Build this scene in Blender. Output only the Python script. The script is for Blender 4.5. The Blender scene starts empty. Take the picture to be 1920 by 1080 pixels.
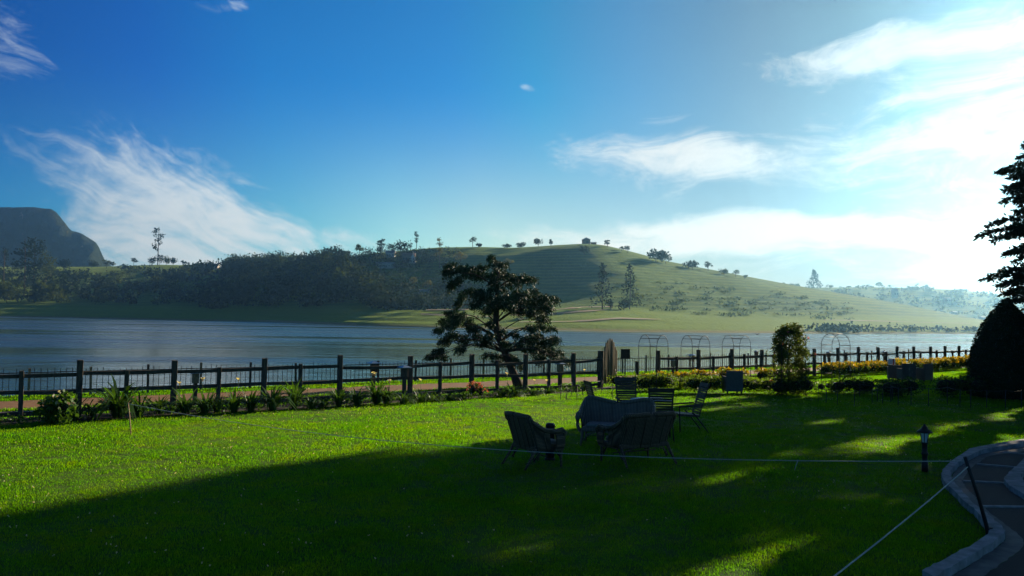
import bpy, math, random
import numpy as np
R = math.radians
scene = bpy.context.scene
COL = scene.collection
random.seed(7)
rng = np.random.default_rng(7)

# ------------------------------------------------------------------ camera
EYE = 2.6                     # eye height above the lawn (a low terrace)
FPX, CX, CY = 1500.0, 960.0, 540.0
PITCH, ROLL = math.atan(60 / 1500), R(0.9)
V3 = lambda *a: np.array(a, float)
FW = V3(0, math.cos(PITCH), math.sin(PITCH))
_r0, _u0 = V3(1, 0, 0), V3(0, -math.sin(PITCH), math.cos(PITCH))
RT = math.cos(ROLL) * _r0 + math.sin(ROLL) * _u0
UP = -math.sin(ROLL) * _r0 + math.cos(ROLL) * _u0
CAMP = V3(0, 0, EYE)
from mathutils import Matrix, Vector
cam = bpy.data.cameras.new('camera')
cam.sensor_width = 36
cam.lens = 36 * FPX / 1920
cam.clip_start, cam.clip_end = 0.1, 9000
camo = bpy.data.objects.new('camera', cam)
COL.objects.link(camo)
camo.matrix_world = Matrix(((RT[0], UP[0], -FW[0], 0), (RT[1], UP[1], -FW[1], 0), (RT[2], UP[2], -FW[2], EYE), (0, 0, 0, 1)))
scene.camera = camo

def ray(px, py):
    return FW * FPX + RT * (px - CX) - UP * (py - CY)
def PX(px, py, z=0.0):                     # where a line of sight meets the level z
    d = ray(px, py); t = (z - EYE) / d[2]
    return CAMP + d * t
def PD(px, py, depth):                     # the point at a given distance ahead
    d = ray(px, py)
    return CAMP + d * (depth / d[1])
def hor(px):
    return 600 + (px - 960) * math.tan(ROLL)
def tab(t):
    xs = [a for a, _ in t]; ys = [b for _, b in t]
    return lambda v: np.interp(v, xs, ys)

# ------------------------------------------------------------------ sun, sky, exposure
SUN_AZ, SUN_EL = R(44), R(17)
SUND = V3(math.sin(SUN_AZ) * math.cos(SUN_EL), math.cos(SUN_AZ) * math.cos(SUN_EL), math.sin(SUN_EL))
sl = bpy.data.lights.new('sun', 'SUN')
sl.energy = 5.0
sl.angle = R(0.5)
sl.color = (1.0, 0.90, 0.70)
so = bpy.data.objects.new('sun', sl)
COL.objects.link(so)
so.rotation_euler = Vector(-SUND).to_track_quat('-Z', 'Y').to_euler()

scene.view_settings.view_transform = 'Standard'
scene.view_settings.look = 'None'
scene.view_settings.gamma = 1
scene.view_settings.exposure = 1.1

world = bpy.data.worlds.new('World')
scene.world = world
world.use_nodes = True
WT = world.node_tree
WT.nodes.clear()

class NT:
    """tiny helper to write node graphs"""
    def __init__(s, tree): s.t = tree
    def n(s, typ, **kw):
        nd = s.t.nodes.new(typ)
        for k, v in kw.items(): setattr(nd, k, v)
        return nd
    def link(s, a, b): s.t.links.new(a, b)
    def put(s, sock, v):
        if v is None: return
        if isinstance(v, bpy.types.NodeSocket): s.link(v, sock)
        else:
            if isinstance(v, (tuple, list)) and sock.type == 'RGBA' and len(v) == 3: v = (*v, 1)
            sock.default_value = v
    def math(s, op, a, b=None, c=None, clamp=False):
        nd = s.n('ShaderNodeMath', operation=op, use_clamp=clamp)
        s.put(nd.inputs[0], a); s.put(nd.inputs[1], b); s.put(nd.inputs[2], c)
        return nd.outputs[0]
    def vmath(s, op, a, b=None):
        nd = s.n('ShaderNodeVectorMath', operation=op)
        s.put(nd.inputs[0], a); s.put(nd.inputs[1], b)
        return nd.outputs[1] if op in ('DOT_PRODUCT', 'LENGTH') else nd.outputs[0]
    def noise(s, vec, scale, detail=4, rough=0.55, dist=0.0, out=0):
        nd = s.n('ShaderNodeTexNoise')
        s.put(nd.inputs['Vector'], vec); nd.inputs['Scale'].default_value = scale
        nd.inputs['Detail'].default_value = detail; nd.inputs['Roughness'].default_value = rough
        nd.inputs['Distortion'].default_value = dist
        return nd.outputs[out]
    def ramp(s, fac, stops, mode='LINEAR'):
        nd = s.n('ShaderNodeValToRGB')
        nd.color_ramp.interpolation = mode
        e = nd.color_ramp.elements
        while len(e) < len(stops): e.new(0.5)
        for el, (p, c) in zip(e, stops):
            el.position = p
            el.color = (c, c, c, 1) if isinstance(c, (int, float)) else (*c, 1)
        s.put(nd.inputs[0], fac)
        return nd.outputs[0]
    def mix(s, fac, a, b, mode='MIX'):
        nd = s.n('ShaderNodeMix', data_type='RGBA', blend_type=mode)
        s.put(nd.inputs[0], fac); s.put(nd.inputs[6], a); s.put(nd.inputs[7], b)
        return nd.outputs[2]
    def maprange(s, v, a, b, c=0.0, d=1.0, smooth=False):
        nd = s.n('ShaderNodeMapRange', interpolation_type='SMOOTHSTEP' if smooth else 'LINEAR', clamp=True)
        s.put(nd.inputs[0], v)
        for i, q in zip((1, 2, 3, 4), (a, b, c, d)): nd.inputs[i].default_value = q
        return nd.outputs[0]
    def mapping(s, vec, loc=(0, 0, 0), rot=(0, 0, 0), scale=(1, 1, 1), typ='POINT'):
        nd = s.n('ShaderNodeMapping', vector_type=typ)
        s.put(nd.inputs[0], vec)
        nd.inputs[1].default_value = loc; nd.inputs[2].default_value = rot; nd.inputs[3].default_value = scale
        return nd.outputs[0]

w = NT(WT)
wdir = w.n('ShaderNodeTexCoord').outputs['Generated']
sky = w.n('ShaderNodeTexSky', sky_type='NISHITA', sun_disc=False, sun_elevation=SUN_EL, sun_rotation=SUN_AZ,
          altitude=1800, air_density=1.0, dust_density=1.2, ozone_density=2.5).outputs[0]
sep = w.n('ShaderNodeSeparateXYZ'); w.link(wdir, sep.inputs[0])
az = w.math('ARCTAN2', sep.outputs[0], sep.outputs[1])
el = w.math('ARCSINE', sep.outputs[2])
dsun = w.vmath('DOT_PRODUCT', wdir, tuple(SUND))
# deeper, more saturated blue away from the sun, as behind a polarised lens
hs = w.n('ShaderNodeHueSaturation'); hs.inputs['Saturation'].default_value = 1.0; w.link(sky, hs.inputs['Color'])
th = w.ramp(dsun, [(0.0, (0.0, 0.30, 0.85)), (0.28, (0.0, 0.35, 0.96)), (0.41, (0.0, 0.45, 1.18)), (0.52, (0.0, 0.66, 1.28)), (0.69, (0.0, 0.70, 1.22)), (0.76, (0.01, 0.76, 1.06)), (0.83, (0.20, 0.62, 0.84)), (0.90, (0.27, 0.35, 0.41)), (0.95, (0.135, 0.14, 0.15))])
tl = w.ramp(dsun, [(0.25, (0.05, 0.55, 1.02)), (0.52, (0.40, 1.0, 1.12)), (0.62, (0.85, 1.25, 1.12)), (0.70, (1.05, 1.15, 0.92)), (0.80, (0.72, 0.74, 0.66)), (0.88, (0.33, 0.31, 0.285)), (0.95, (0.135, 0.108, 0.094))])
th = w.mix(w.maprange(el, R(24), R(50), 0, 0.92, True), th, (0.34, 0.46, 0.62))
th = w.mix(w.maprange(dsun, 0.22, -0.2, 0, 0.92, True), th, (0.32, 0.46, 0.64))
tint = w.mix(w.maprange(el, R(17), R(4.5), 0, 1, True), th, tl)
skyc = w.mix(1.0, hs.outputs[0], tint, 'MULTIPLY')

def AE(px, py):
    d = ray(px, py); d = d / np.linalg.norm(d)
    return math.atan2(d[0], d[1]), math.asin(d[2])
cmb = w.n('ShaderNodeCombineXYZ'); w.link(az, cmb.inputs[0]); w.link(el, cmb.inputs[1])
P0 = cmb.outputs[0]
warp = w.noise(P0, 5.0, 3, 0.5, out=1)
wv = w.vmath('SUBTRACT', warp, (0.5, 0.5, 0.5))
P1 = w.vmath('ADD', P0, w.vmath('MULTIPLY', wv, (0.16, 0.07, 0)))
# cloud banks: centre, radii (as seen), tilt, weight
CLOUDS = [((350, 395), (350, 125), -16, 1.30), ((540, 435), (220, 60), -16, 0.85), ((330, 480), (560, 80), 0, 1.2), ((200, 400), (170, 90), -10, 0.8),
          ((1760, 78), (380, 62), 4, 1.1), ((1850, 190), (300, 90), 6, 0.72), ((1500, 102), (110, 18), -4, 0.7), ((1230, 228), (75, 20), 0, 0.65), ((1370, 127), (40, 12), 6, 0.55),
          ((1015, 158), (38, 11), -5, 0.55), ((1070, 260), (40, 16), -8, 0.6), ((1290, 305), (320, 66), -3, 1.2), ((1620, 290), (440, 105), 4, 0.95),
          ((1860, 350), (330, 260), 0, 0.62), ((1450, 440), (640, 48), 0, 1.7), ((1900, 470), (560, 110), 0, 0.9), ((35, 85), (70, 75), -20, 0.95),
          ((435, 8), (45, 22), 25, 0.8), ((1800, 170), (220, 70), 4, 0.8), ((60, 352), (45, 9), 0, 0.5), ((720, 440), (120, 25), 5, 0.5), ((650, 200), (60, 14), -10, 0.25), ((950, 510), (900, 60), 0, 0.75), ((700, 450), (260, 45), -4, 0.7)]
mask = None
for (px, py), (rx, ry), rot, wt in CLOUDS:
    a, e = AE(px, py)
    m = w.mapping(P1, (a, e, 0), (0, 0, R(rot)), (rx / FPX, ry / FPX, 1), 'TEXTURE')
    v = w.maprange(w.vmath('LENGTH', m), 1.15, 0.15, 0, wt, True)
    mask = v if mask is None else w.math('MAXIMUM', mask, v)
# high thin cloud elsewhere round the sky
glob = w.maprange(w.noise(w.mapping(wdir, scale=(1.2, 1.2, 4)), 1.6, 4), 0.55, 0.8, 0, 0.5)
behind = w.maprange(sep.outputs[1], 0.3, 0.0, 0, 1)
mask = w.math('MAXIMUM', mask, w.math('MULTIPLY', glob, behind))
# wispy inner texture, drawn out along the wind
def fibres(ang, sc, k=1.7):
    return w.noise(w.mapping(w.mapping(P1, rot=(0, 0, R(ang))), scale=sc), k, 8, 0.66, 0.9)
fib = w.mix(w.maprange(az, -0.12, 0.10), fibres(21, (5.0, 20, 1)), fibres(-5, (4.0, 17, 1)))
fine = w.noise(w.mapping(P1, scale=(1, 1.8, 1)), 26.0, 7, 0.66)
big = w.noise(w.mapping(P1, scale=(1, 2.2, 1)), 7.0, 5, 0.6)
tex = w.math('ADD', w.math('ADD', w.math('MULTIPLY', fib, 0.50), w.math('MULTIPLY', fine, 0.22)), w.math('MULTIPLY', big, 0.28))
dens = w.math('ADD', w.math('MULTIPLY', mask, 1.05), w.math('MULTIPLY', w.math('SUBTRACT', tex, 0.56), 5.0))
dens = w.maprange(w.math('MULTIPLY', dens, w.maprange(mask, 0, 0.30)), 0.0, 1.42, 0, 0.97, True)
ccol = w.ramp(dsun, [(0.0, (3.0, 4.2, 5.6)), (0.30, (4.7, 5.9, 7.3)), (0.55, (6.6, 7.9, 9.0)), (0.72, (8.2, 9.0, 9.4)), (0.86, (6.9, 6.9, 6.9)), (0.96, (6.0, 5.6, 5.4))])
fin = w.mix(dens, skyc, ccol)
bg = w.n('ShaderNodeBackground'); bg.inputs[1].default_value = 0.05
w.link(fin, bg.inputs[0])
wo = w.n('ShaderNodeOutputWorld'); w.link(bg.outputs[0], wo.inputs[0])

scene.render.engine = 'CYCLES'
cy = scene.cycles
cy.use_denoising = True
cy.max_bounces = 6; cy.diffuse_bounces = 2; cy.glossy_bounces = 3; cy.transmission_bounces = 4; cy.transparent_max_bounces = 8; cy.volume_bounces = 0
cy.use_adaptive_sampling = False
cy.sample_clamp_indirect = 6
# ------------------------------------------------------------------ helpers
def mat(name):
    m = bpy.data.materials.new(name); m.use_nodes = True
    m.node_tree.nodes.clear()
    t = NT(m.node_tree)
    out = t.n('ShaderNodeOutputMaterial')
    return m, t, out
def objco(t): return t.n('ShaderNodeTexCoord').outputs['Object']
def worldco(t): return t.n('ShaderNodeNewGeometry').outputs['Position']
def bump(t, h, strength=0.3, dist=0.02):
    b = t.n('ShaderNodeBump'); b.inputs['Strength'].default_value = strength; b.inputs['Distance'].default_value = dist
    t.link(h, b.inputs['Height']); return b.outputs[0]
def pbsdf(t, out, col, rough=0.7, normal=None, spec=0.4, metal=0.0):
    p = t.n('ShaderNodeBsdfPrincipled')
    t.put(p.inputs['Base Color'], col); t.put(p.inputs['Roughness'], rough)
    p.inputs['Metallic'].default_value = metal
    p.inputs['Specular IOR Level'].default_value = spec
    if normal is not None: t.link(normal, p.inputs['Normal'])
    t.link(p.outputs[0], out.inputs[0]); return p
def noisy(name, c1, c2, scale=8, rough=0.8, bs=0.3, bd=0.01, stretch=(1, 1, 1), spec=0.3, metal=0.0, detail=5):
    m, t, o = mat(name)
    v = t.mapping(objco(t), scale=stretch)
    n = t.noise(v, scale, detail, 0.6)
    c = t.mix(t.maprange(n, 0.3, 0.7), c1, c2)
    pbsdf(t, o, c, rough, bump(t, n, bs, bd), spec, metal)
    return m
def leafmat(name, c1, c2, trans=0.45, gain=1.6, scale=1.5, rough=0.55, spec=0.25):
    """leaf: diffuse one way, light through the other"""
    m, t, o = mat(name)
    oi = t.n('ShaderNodeObjectInfo')
    n = t.noise(worldco(t), scale, 3, 0.6)
    c = t.mix(t.maprange(n, 0.3, 0.7), c1, c2)
    p = t.n('ShaderNodeBsdfPrincipled'); t.put(p.inputs['Base Color'], c); p.inputs['Roughness'].default_value = rough
    p.inputs['Specular IOR Level'].default_value = spec
    tr = t.n('ShaderNodeBsdfTranslucent')
    t.put(tr.inputs[0], t.mix(1.0, c, (gain * 1.25, gain, gain * 0.35), 'MULTIPLY'))
    ms = t.n('ShaderNodeMixShader'); ms.inputs[0].default_value = trans
    t.link(p.outputs[0], ms.inputs[1]); t.link(tr.outputs[0], ms.inputs[2]); t.link(ms.outputs[0], o.inputs[0])
    return m

def link_mesh(name, me, m=None, parent=None):
    o = bpy.data.objects.new(name, me); COL.objects.link(o)
    if m is not None:
        for q in (m if isinstance(m, (list, tuple)) else [m]): me.materials.append(q)
    if parent is not None: o.parent = parent
    return o
def np_mesh(name, V, F, m=None, parent=None, smooth=False, mi=None):
    """V (n,3), F (k,3) or (k,4): fast mesh"""
    V = np.asarray(V, np.float32); F = np.asarray(F, np.int32)
    me = bpy.data.meshes.new(name)
    me.vertices.add(len(V)); me.vertices.foreach_set('co', V.ravel())
    k, q = F.shape
    me.loops.add(k * q); me.loops.foreach_set('vertex_index', F.ravel())
    me.polygons.add(k); me.polygons.foreach_set('loop_start', np.arange(0, k * q, q, dtype=np.int32))
    if mi is not None: me.polygons.foreach_set('material_index', np.asarray(mi, np.int32))
    me.update(calc_edges=True); me.validate()
    if smooth: me.polygons.foreach_set('use_smooth', np.ones(len(me.polygons), bool))
    return link_mesh(name, me, m, parent)

class MB:
    """collects solids and writes them as one mesh"""
    def __init__(s): s.v = []; s.f = []; s.sm = []
    def add(s, V, F, smooth=False):
        b = len(s.v); s.v += [tuple(map(float, p)) for p in V]
        s.f += [tuple(i + b for i in f) for f in F]; s.sm += [smooth] * len(F)
    def box(s, c, size, rz=0.0, tilt=None, bev=0.0):
        x, y, z = [q / 2 for q in size]
        P = np.array([(-x, -y, -z), (x, -y, -z), (x, y, -z), (-x, y, -z), (-x, -y, z), (x, -y, z), (x, y, z), (-x, y, z)], float)
        F = [(0, 3, 2, 1), (4, 5, 6, 7), (0, 1, 5, 4), (1, 2, 6, 5), (2, 3, 7, 6), (3, 0, 4, 7)]
        if tilt is not None: P = P @ np.array(tilt).T
        ca, sa = math.cos(rz), math.sin(rz)
        P = P @ np.array([(ca, sa, 0), (-sa, ca, 0), (0, 0, 1)])
        s.add(P + np.array(c), F)
    def beam(s, a, b, wd, ht, up=(0, 0, 1)):
        a, b = np.array(a, float), np.array(b, float)
        d = b - a; d /= np.linalg.norm(d)
        sd = np.cross(d, up); sd /= np.linalg.norm(sd); u = np.cross(sd, d)
        P = []
        for p in (a, b):
            for i, j in ((-1, -1), (1, -1), (1, 1), (-1, 1)): P.append(p + sd * i * wd / 2 + u * j * ht / 2)
        s.add(P, [(0, 1, 2, 3), (7, 6, 5, 4), (0, 4, 5, 1), (1, 5, 6, 2), (2, 6, 7, 3), (3, 7, 4, 0)])
    def tube(s, pts, r, n=8, cap=True):
        pts = [np.array(p, float) for p in pts]
        rr = r if isinstance(r, (list, tuple, np.ndarray)) else [r] * len(pts)
        V = []; F = []; ref = None
        for i, p in enumerate(pts):
            d = pts[min(i + 1, len(pts) - 1)] - pts[max(i - 1, 0)]
            d = d / (np.linalg.norm(d) + 1e-9)
            if ref is None: ref = V3(0, 0, 1) if abs(d[2]) < 0.9 else V3(1, 0, 0)
            a = np.cross(d, ref); a /= np.linalg.norm(a) + 1e-9; b = np.cross(d, a); ref = -b if False else ref
            for k in range(n):
                t = 2 * math.pi * k / n
                V.append(p + rr[i] * (math.cos(t) * a + math.sin(t) * b))
        m = len(pts)
        for i in range(m - 1):
            for k in range(n):
                F.append((i * n + k, i * n + (k + 1) % n, (i + 1) * n + (k + 1) % n, (i + 1) * n + k))
        if cap:
            F.append(tuple(range(n - 1, -1, -1))); F.append(tuple((m - 1) * n + k for k in range(n)))
        s.add(V, F, True)
    def lathe(s, prof, n=16, c=(0, 0, 0), smooth=True):
        V = []; F = []
        for r, z in prof:
            for k in range(n):
                t = 2 * math.pi * k / n; V.append((c[0] + r * math.cos(t), c[1] + r * math.sin(t), c[2] + z))
        m = len(prof)
        for i in range(m - 1):
            for k in range(n): F.append((i * n + k, i * n + (k + 1) % n, (i + 1) * n + (k + 1) % n, (i + 1) * n + k))
        F.append(tuple(range(n - 1, -1, -1))); F.append(tuple((m - 1) * n + k for k in range(n)))
        s.add(V, F, smooth)
    def build(s, name, m=None, parent=None, bevel=0.0):
        me = bpy.data.meshes.new(name); me.from_pydata(s.v, [], s.f); me.update()
        me.polygons.foreach_set('use_smooth', s.sm)
        o = link_mesh(name, me, m, parent)
        if bevel:
            b = o.modifiers.new('bevel', 'BEVEL'); b.width = bevel; b.segments = 2; b.limit_method = 'ANGLE'
        return o

def tag(o, label=None, cat=None, group=None, kind=None):
    if label: o['label'] = label
    if cat: o['category'] = cat
    if group: o['group'] = group
    if kind: o['kind'] = kind
    return o
def empty(name, loc=(0, 0, 0), rz=0.0, label=None, cat=None, group=None):
    o = bpy.data.objects.new(name, None); o.empty_display_size = 0.2
    COL.objects.link(o); o.location = tuple(map(float, loc)); o.rotation_euler = (0, 0, rz)
    return tag(o, label, cat, group)
def dup(root, loc, rz=0.0, label=None, scale=None, group=None, cat=None):
    r = root.copy(); COL.objects.link(r); r.location = tuple(map(float, loc)); r.rotation_euler = (0, 0, rz)
    if label: r['label'] = label
    if group: r['group'] = group
    if scale is not None: r.scale = (scale,) * 3 if isinstance(scale, (int, float)) else scale
    for ch in list(root.children):
        c = ch.copy(); COL.objects.link(c); c.parent = r
        for g in list(ch.children):
            d = g.copy(); COL.objects.link(d); d.parent = c
    return r

def leaves(P, size, aspect=1.0, droop=0.0, flat=0.0, dirs=None, jitter=0.35, r=None):
    """one small quad (kite) per point. droop: pull long axis down; flat: normals towards up"""
    r = r or rng
    P = np.asarray(P, float); n = len(P)
    d = r.normal(size=(n, 3)) if dirs is None else np.asarray(dirs, float) + r.normal(size=(n, 3)) * jitter
    d[:, 2] -= droop
    d /= np.linalg.norm(d, axis=1, keepdims=True) + 1e-9
    u = r.normal(size=(n, 3)); u[:, 2] += flat * 3
    sd = np.cross(d, u); sd /= np.linalg.norm(sd, axis=1, keepdims=True) + 1e-9
    L = (size * r.uniform(0.6, 1.3, n))[:, None]; W = L * aspect * 0.5
    V = np.empty((n, 4, 3))
    V[:, 0] = P; V[:, 1] = P + d * L * 0.5 + sd * W; V[:, 2] = P + d * L; V[:, 3] = P + d * L * 0.5 - sd * W
    return V.reshape(-1, 3), np.arange(4 * n).reshape(-1, 4)
def merge(parts):
    Vs, Fs, b = [], [], 0
    for V, F in parts:
        Vs.append(V); Fs.append(F + b); b += len(V)
    return np.concatenate(Vs), np.concatenate(Fs)
def ball(n, c, rad, shell=0.5, r=None):
    r = r or rng
    d = r.normal(size=(n, 3)); d /= np.linalg.norm(d, axis=1, keepdims=True)
    q = r.uniform(shell ** 3, 1, n) ** (1 / 3)
    return np.array(c) + d * q[:, None] * np.array(rad)
# ------------------------------------------------------------------ setting: ground, lake, hills
WATER_Z = -1.0
FO, FU, FN = V3(-11.0, 20.4, 0), V3(0.795, 0.607, 0), V3(-0.607, 0.795, 0)
def fence_pt(u, v, z=0): return FO + FU * u + FN * v + V3(0, 0, z)
_ph = rng.uniform(0, 6.28, (12, 2))
def sines(x, y, sc):
    z = 0
    for i, (a, b) in enumerate(_ph):
        k = 1.0 + 0.63 * i; th = 1.1 * i
        z = z + np.sin((x * np.cos(th) + y * np.sin(th)) * k / sc + a) / k
    return z * 0.45
def ground_z(v):
    return np.interp(v, [-900, 0.2, 2.0, 3.4, 6.4, 8.6, 10.5, 13, 400], [0, 0, -0.10, -0.14, -0.16, -0.22, -0.75, -2.0, -2.4])

def lawn_color(t):
    P = worldco(t)
    big = t.noise(P, 0.35, 4, 0.6)
    mid = t.noise(P, 2.2, 5, 0.65)
    c = t.mix(t.maprange(big, 0.35, 0.7), (0.012, 0.056, 0.008), (0.034, 0.080, 0.012))
    c = t.mix(t.maprange(mid, 0.35, 0.7), c, (0.017, 0.078, 0.010))
    dry = t.noise(P, 0.9, 6, 0.7)
    return t.mix(t.maprange(dry, 0.58, 0.74, 0, 0.75), c, (0.042, 0.076, 0.010)), P
m_lawn, t, o = mat('lawn_ground')
c, P = lawn_color(t)
h = t.noise(P, 55, 4, 0.7)
pl_ = pbsdf(t, o, c, 0.9, bump(t, h, 0.7, 0.03), 0.05)
pl_.inputs['Sheen Weight'].default_value = 0.12; pl_.inputs['Sheen Roughness'].default_value = 0.5; pl_.inputs['Sheen Tint'].default_value = (0.70, 0.85, 0.10, 1)

us = np.concatenate([[-2400, -1200, -500, -200, -90], np.linspace(-50, 70, 49), [100, 250, 600, 1300, 2400]])
vs = np.concatenate([[-200, -100, -50], np.linspace(-30, 0, 16), [0.2, 1, 2, 3.4, 5, 6.4, 7.5, 8.6, 9.2, 9.8, 10.5, 11.5, 13, 20, 60, 250, 500, 900, 1500, 2200]])
UU, VV = np.meshgrid(us, vs, indexing='ij')
G = FO[None, None] + UU[..., None] * FU + VV[..., None] * FN
edge = 0.12 * sines(UU, VV, 1.7) * ((VV > 7) & (VV < 12))
G[..., 2] = ground_z(VV + edge * 4)
def grid_faces(a, b):
    i, j = np.meshgrid(np.arange(a - 1), np.arange(b - 1), indexing='ij')
    k = (i * b + j).ravel()
    return np.stack([k, k + b, k + b + 1, k + 1], 1)
ground = np_mesh('ground', G.reshape(-1, 3), grid_faces(len(us), len(vs)), m_lawn, smooth=True)
tag(ground, kind='structure')

# dirt path along the lake, with soft irregular edges
m_dirt = noisy('dirt', (0.20, 0.095, 0.034), (0.115, 0.055, 0.02), 3.0, 0.95, 0.5, 0.02)
uu = np.linspace(-30, 70, 201)
V = []
for i, u in enumerate(uu):
    a = 3.55 + 0.18 * float(sines(np.array(u), np.array(0.), 1.5)); b = 6.3 + 0.2 * float(sines(np.array(u), np.array(9.), 1.3))
    for q in np.linspace(a, b, 5): V.append(fence_pt(u, q, float(ground_z(q)) + 0.006))
path = np_mesh('path', V, grid_faces(201, 5), m_dirt, smooth=True); tag(path, kind='structure')
# bare earth of the flower bed and the concrete gutter behind the fence
m_soil = noisy('soil', (0.035, 0.022, 0.012), (0.015, 0.010, 0.006), 6.0, 0.95, 0.8, 0.03)
V = []
for u in uu[:110]:
    a = -1.15 + 0.12 * float(sines(np.array(u), np.array(3.), 0.8)); b = 0.15
    for q in np.linspace(a, b, 4): V.append(fence_pt(u, q, 0.008))
bed = np_mesh('flower_bed_soil', V, grid_faces(110, 4), m_soil); tag(bed, kind='structure')
m_gut = noisy('old_concrete', (0.12, 0.105, 0.085), (0.07, 0.06, 0.05), 2.5, 0.9, 0.4, 0.01)
mb = MB()
for k in range(14):
    a, b = fence_pt(-20 + k * 2.4, 1.5), fence_pt(-20 + k * 2.4 + 2.37, 1.5)
    a[2] = b[2] = -0.045
    mb.beam(a, b, 0.9, 0.06)
gut = mb.build('gutter_slab', m_gut); tag(gut, kind='structure')

# lake
m_water, t, o = mat('lake_water')
P = worldco(t)
r1 = t.noise(t.mapping(P, scale=(1.0, 2.2, 1)), 1.1, 3, 0.6)
r2 = t.noise(t.mapping(P, rot=(0, 0, 0.5), scale=(1.0, 1.8, 1)), 0.16, 3, 0.55)
patch = t.noise(t.mapping(P, rot=(0, 0, R(-12)), scale=(0.006, 0.035, 1)), 1.0, 4, 0.55)
calm = t.maprange(patch, 0.41, 0.54, 0.12, 1.0, True)
hgt = t.math('ADD', t.math('MULTIPLY', r1, 0.35), t.math('MULTIPLY', r2, 1.0))
bn = t.n('ShaderNodeBump'); bn.inputs['Distance'].default_value = 0.65
t.link(t.math('MULTIPLY', calm, 0.9), bn.inputs['Strength']); t.link(hgt, bn.inputs['Height'])
pw = pbsdf(t, o, (0.026, 0.042, 0.036), t.maprange(patch, 0.44, 0.55, 0.04, 0.33), bn.outputs[0], 0.5)
pw.inputs['IOR'].default_value = 1.40
c0, c1 = [], []
V = []
ul = np.concatenate([[-2300, -1000, -400], np.linspace(-150, 250, 21), [600, 1200, 2300]]); vl = np.array([8.8, 14, 25, 50, 100, 200, 350, 600, 1000, 1600, 2150])
for u in ul:
    for v in vl: V.append(fence_pt(u, v, WATER_Z))
lake = np_mesh('lake', V, grid_faces(len(ul), len(vl)), m_water); tag(lake, kind='structure')

# far shore and hills, surveyed along lines of sight: shore distance, bank top, ridge
T_D0 = tab([(-1500, 800), (-700, 720), (0, 675), (200, 610), (480, 514), (650, 372), (800, 327), (960, 303), (1100, 292), (1300, 289), (1440, 312), (1600, 350), (1830, 435), (2000, 470), (2600, 600), (3500, 700)])
T_D1 = tab([(-1500, 880), (0, 750), (200, 680), (420, 600), (480, 575), (650, 445), (800, 400), (960, 380), (1130, 375), (1250, 400), (1440, 430), (1600, 470), (1830, 560), (2000, 600), (2600, 700), (3500, 800)])
T_Y1 = tab([(-1500, 560), (0, 567), (200, 570), (420, 578), (480, 580), (650, 583), (800, 581), (960, 580), (1040, 577), (1130, 576), (1200, 582), (1300, 592), (1440, 597), (1600, 600), (1830, 605), (2000, 610), (2600, 612), (3500, 620)])
T_D3 = tab([(-1500, 1400), (0, 1250), (200, 1200), (420, 980), (500, 740), (650, 640), (800, 625), (960, 620), (1100, 630), (1250, 640), (1400, 650), (1480, 660), (1560, 660), (1650, 655), (1850, 640), (2600, 760), (3500, 900)])
T_Y3 = tab([(-1500, 470), (-300, 490), (0, 500), (190, 500), (260, 497), (300, 496), (350, 497), (400, 502), (430, 500), (480, 498), (560, 494), (610, 492), (640, 483), (700, 473), (760, 468), (820, 461.5), (900, 461), (960, 463), (1000, 461), (1050, 458), (1100, 456), (1130, 459), (1180, 471), (1240, 487), (1300, 499), (1400, 518), (1480, 533), (1560, 547), (1650, 562), (1750, 582), (1850, 601), (2000, 606), (2600, 608), (3500, 610)])
def smooth_tab(f, w=70):
    xs = np.arange(-1600, 3600, 10.0); k = np.exp(-0.5 * (np.arange(-25, 26) * 10 / w) ** 2); k /= k.sum()
    ys = np.convolve(np.pad(f(xs), 25, mode='edge'), k, 'valid')
    return lambda v: np.interp(v, xs, ys)
T_D0, T_D1, T_D3 = smooth_tab(T_D0), smooth_tab(T_D1, 90), smooth_tab(T_D3, 90)
T_Y1, T_Y3 = smooth_tab(T_Y1, 45), smooth_tab(T_Y3, 9)
def z_at(py, px, D): return EYE + (hor(px) - py) / FPX * D
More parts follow.
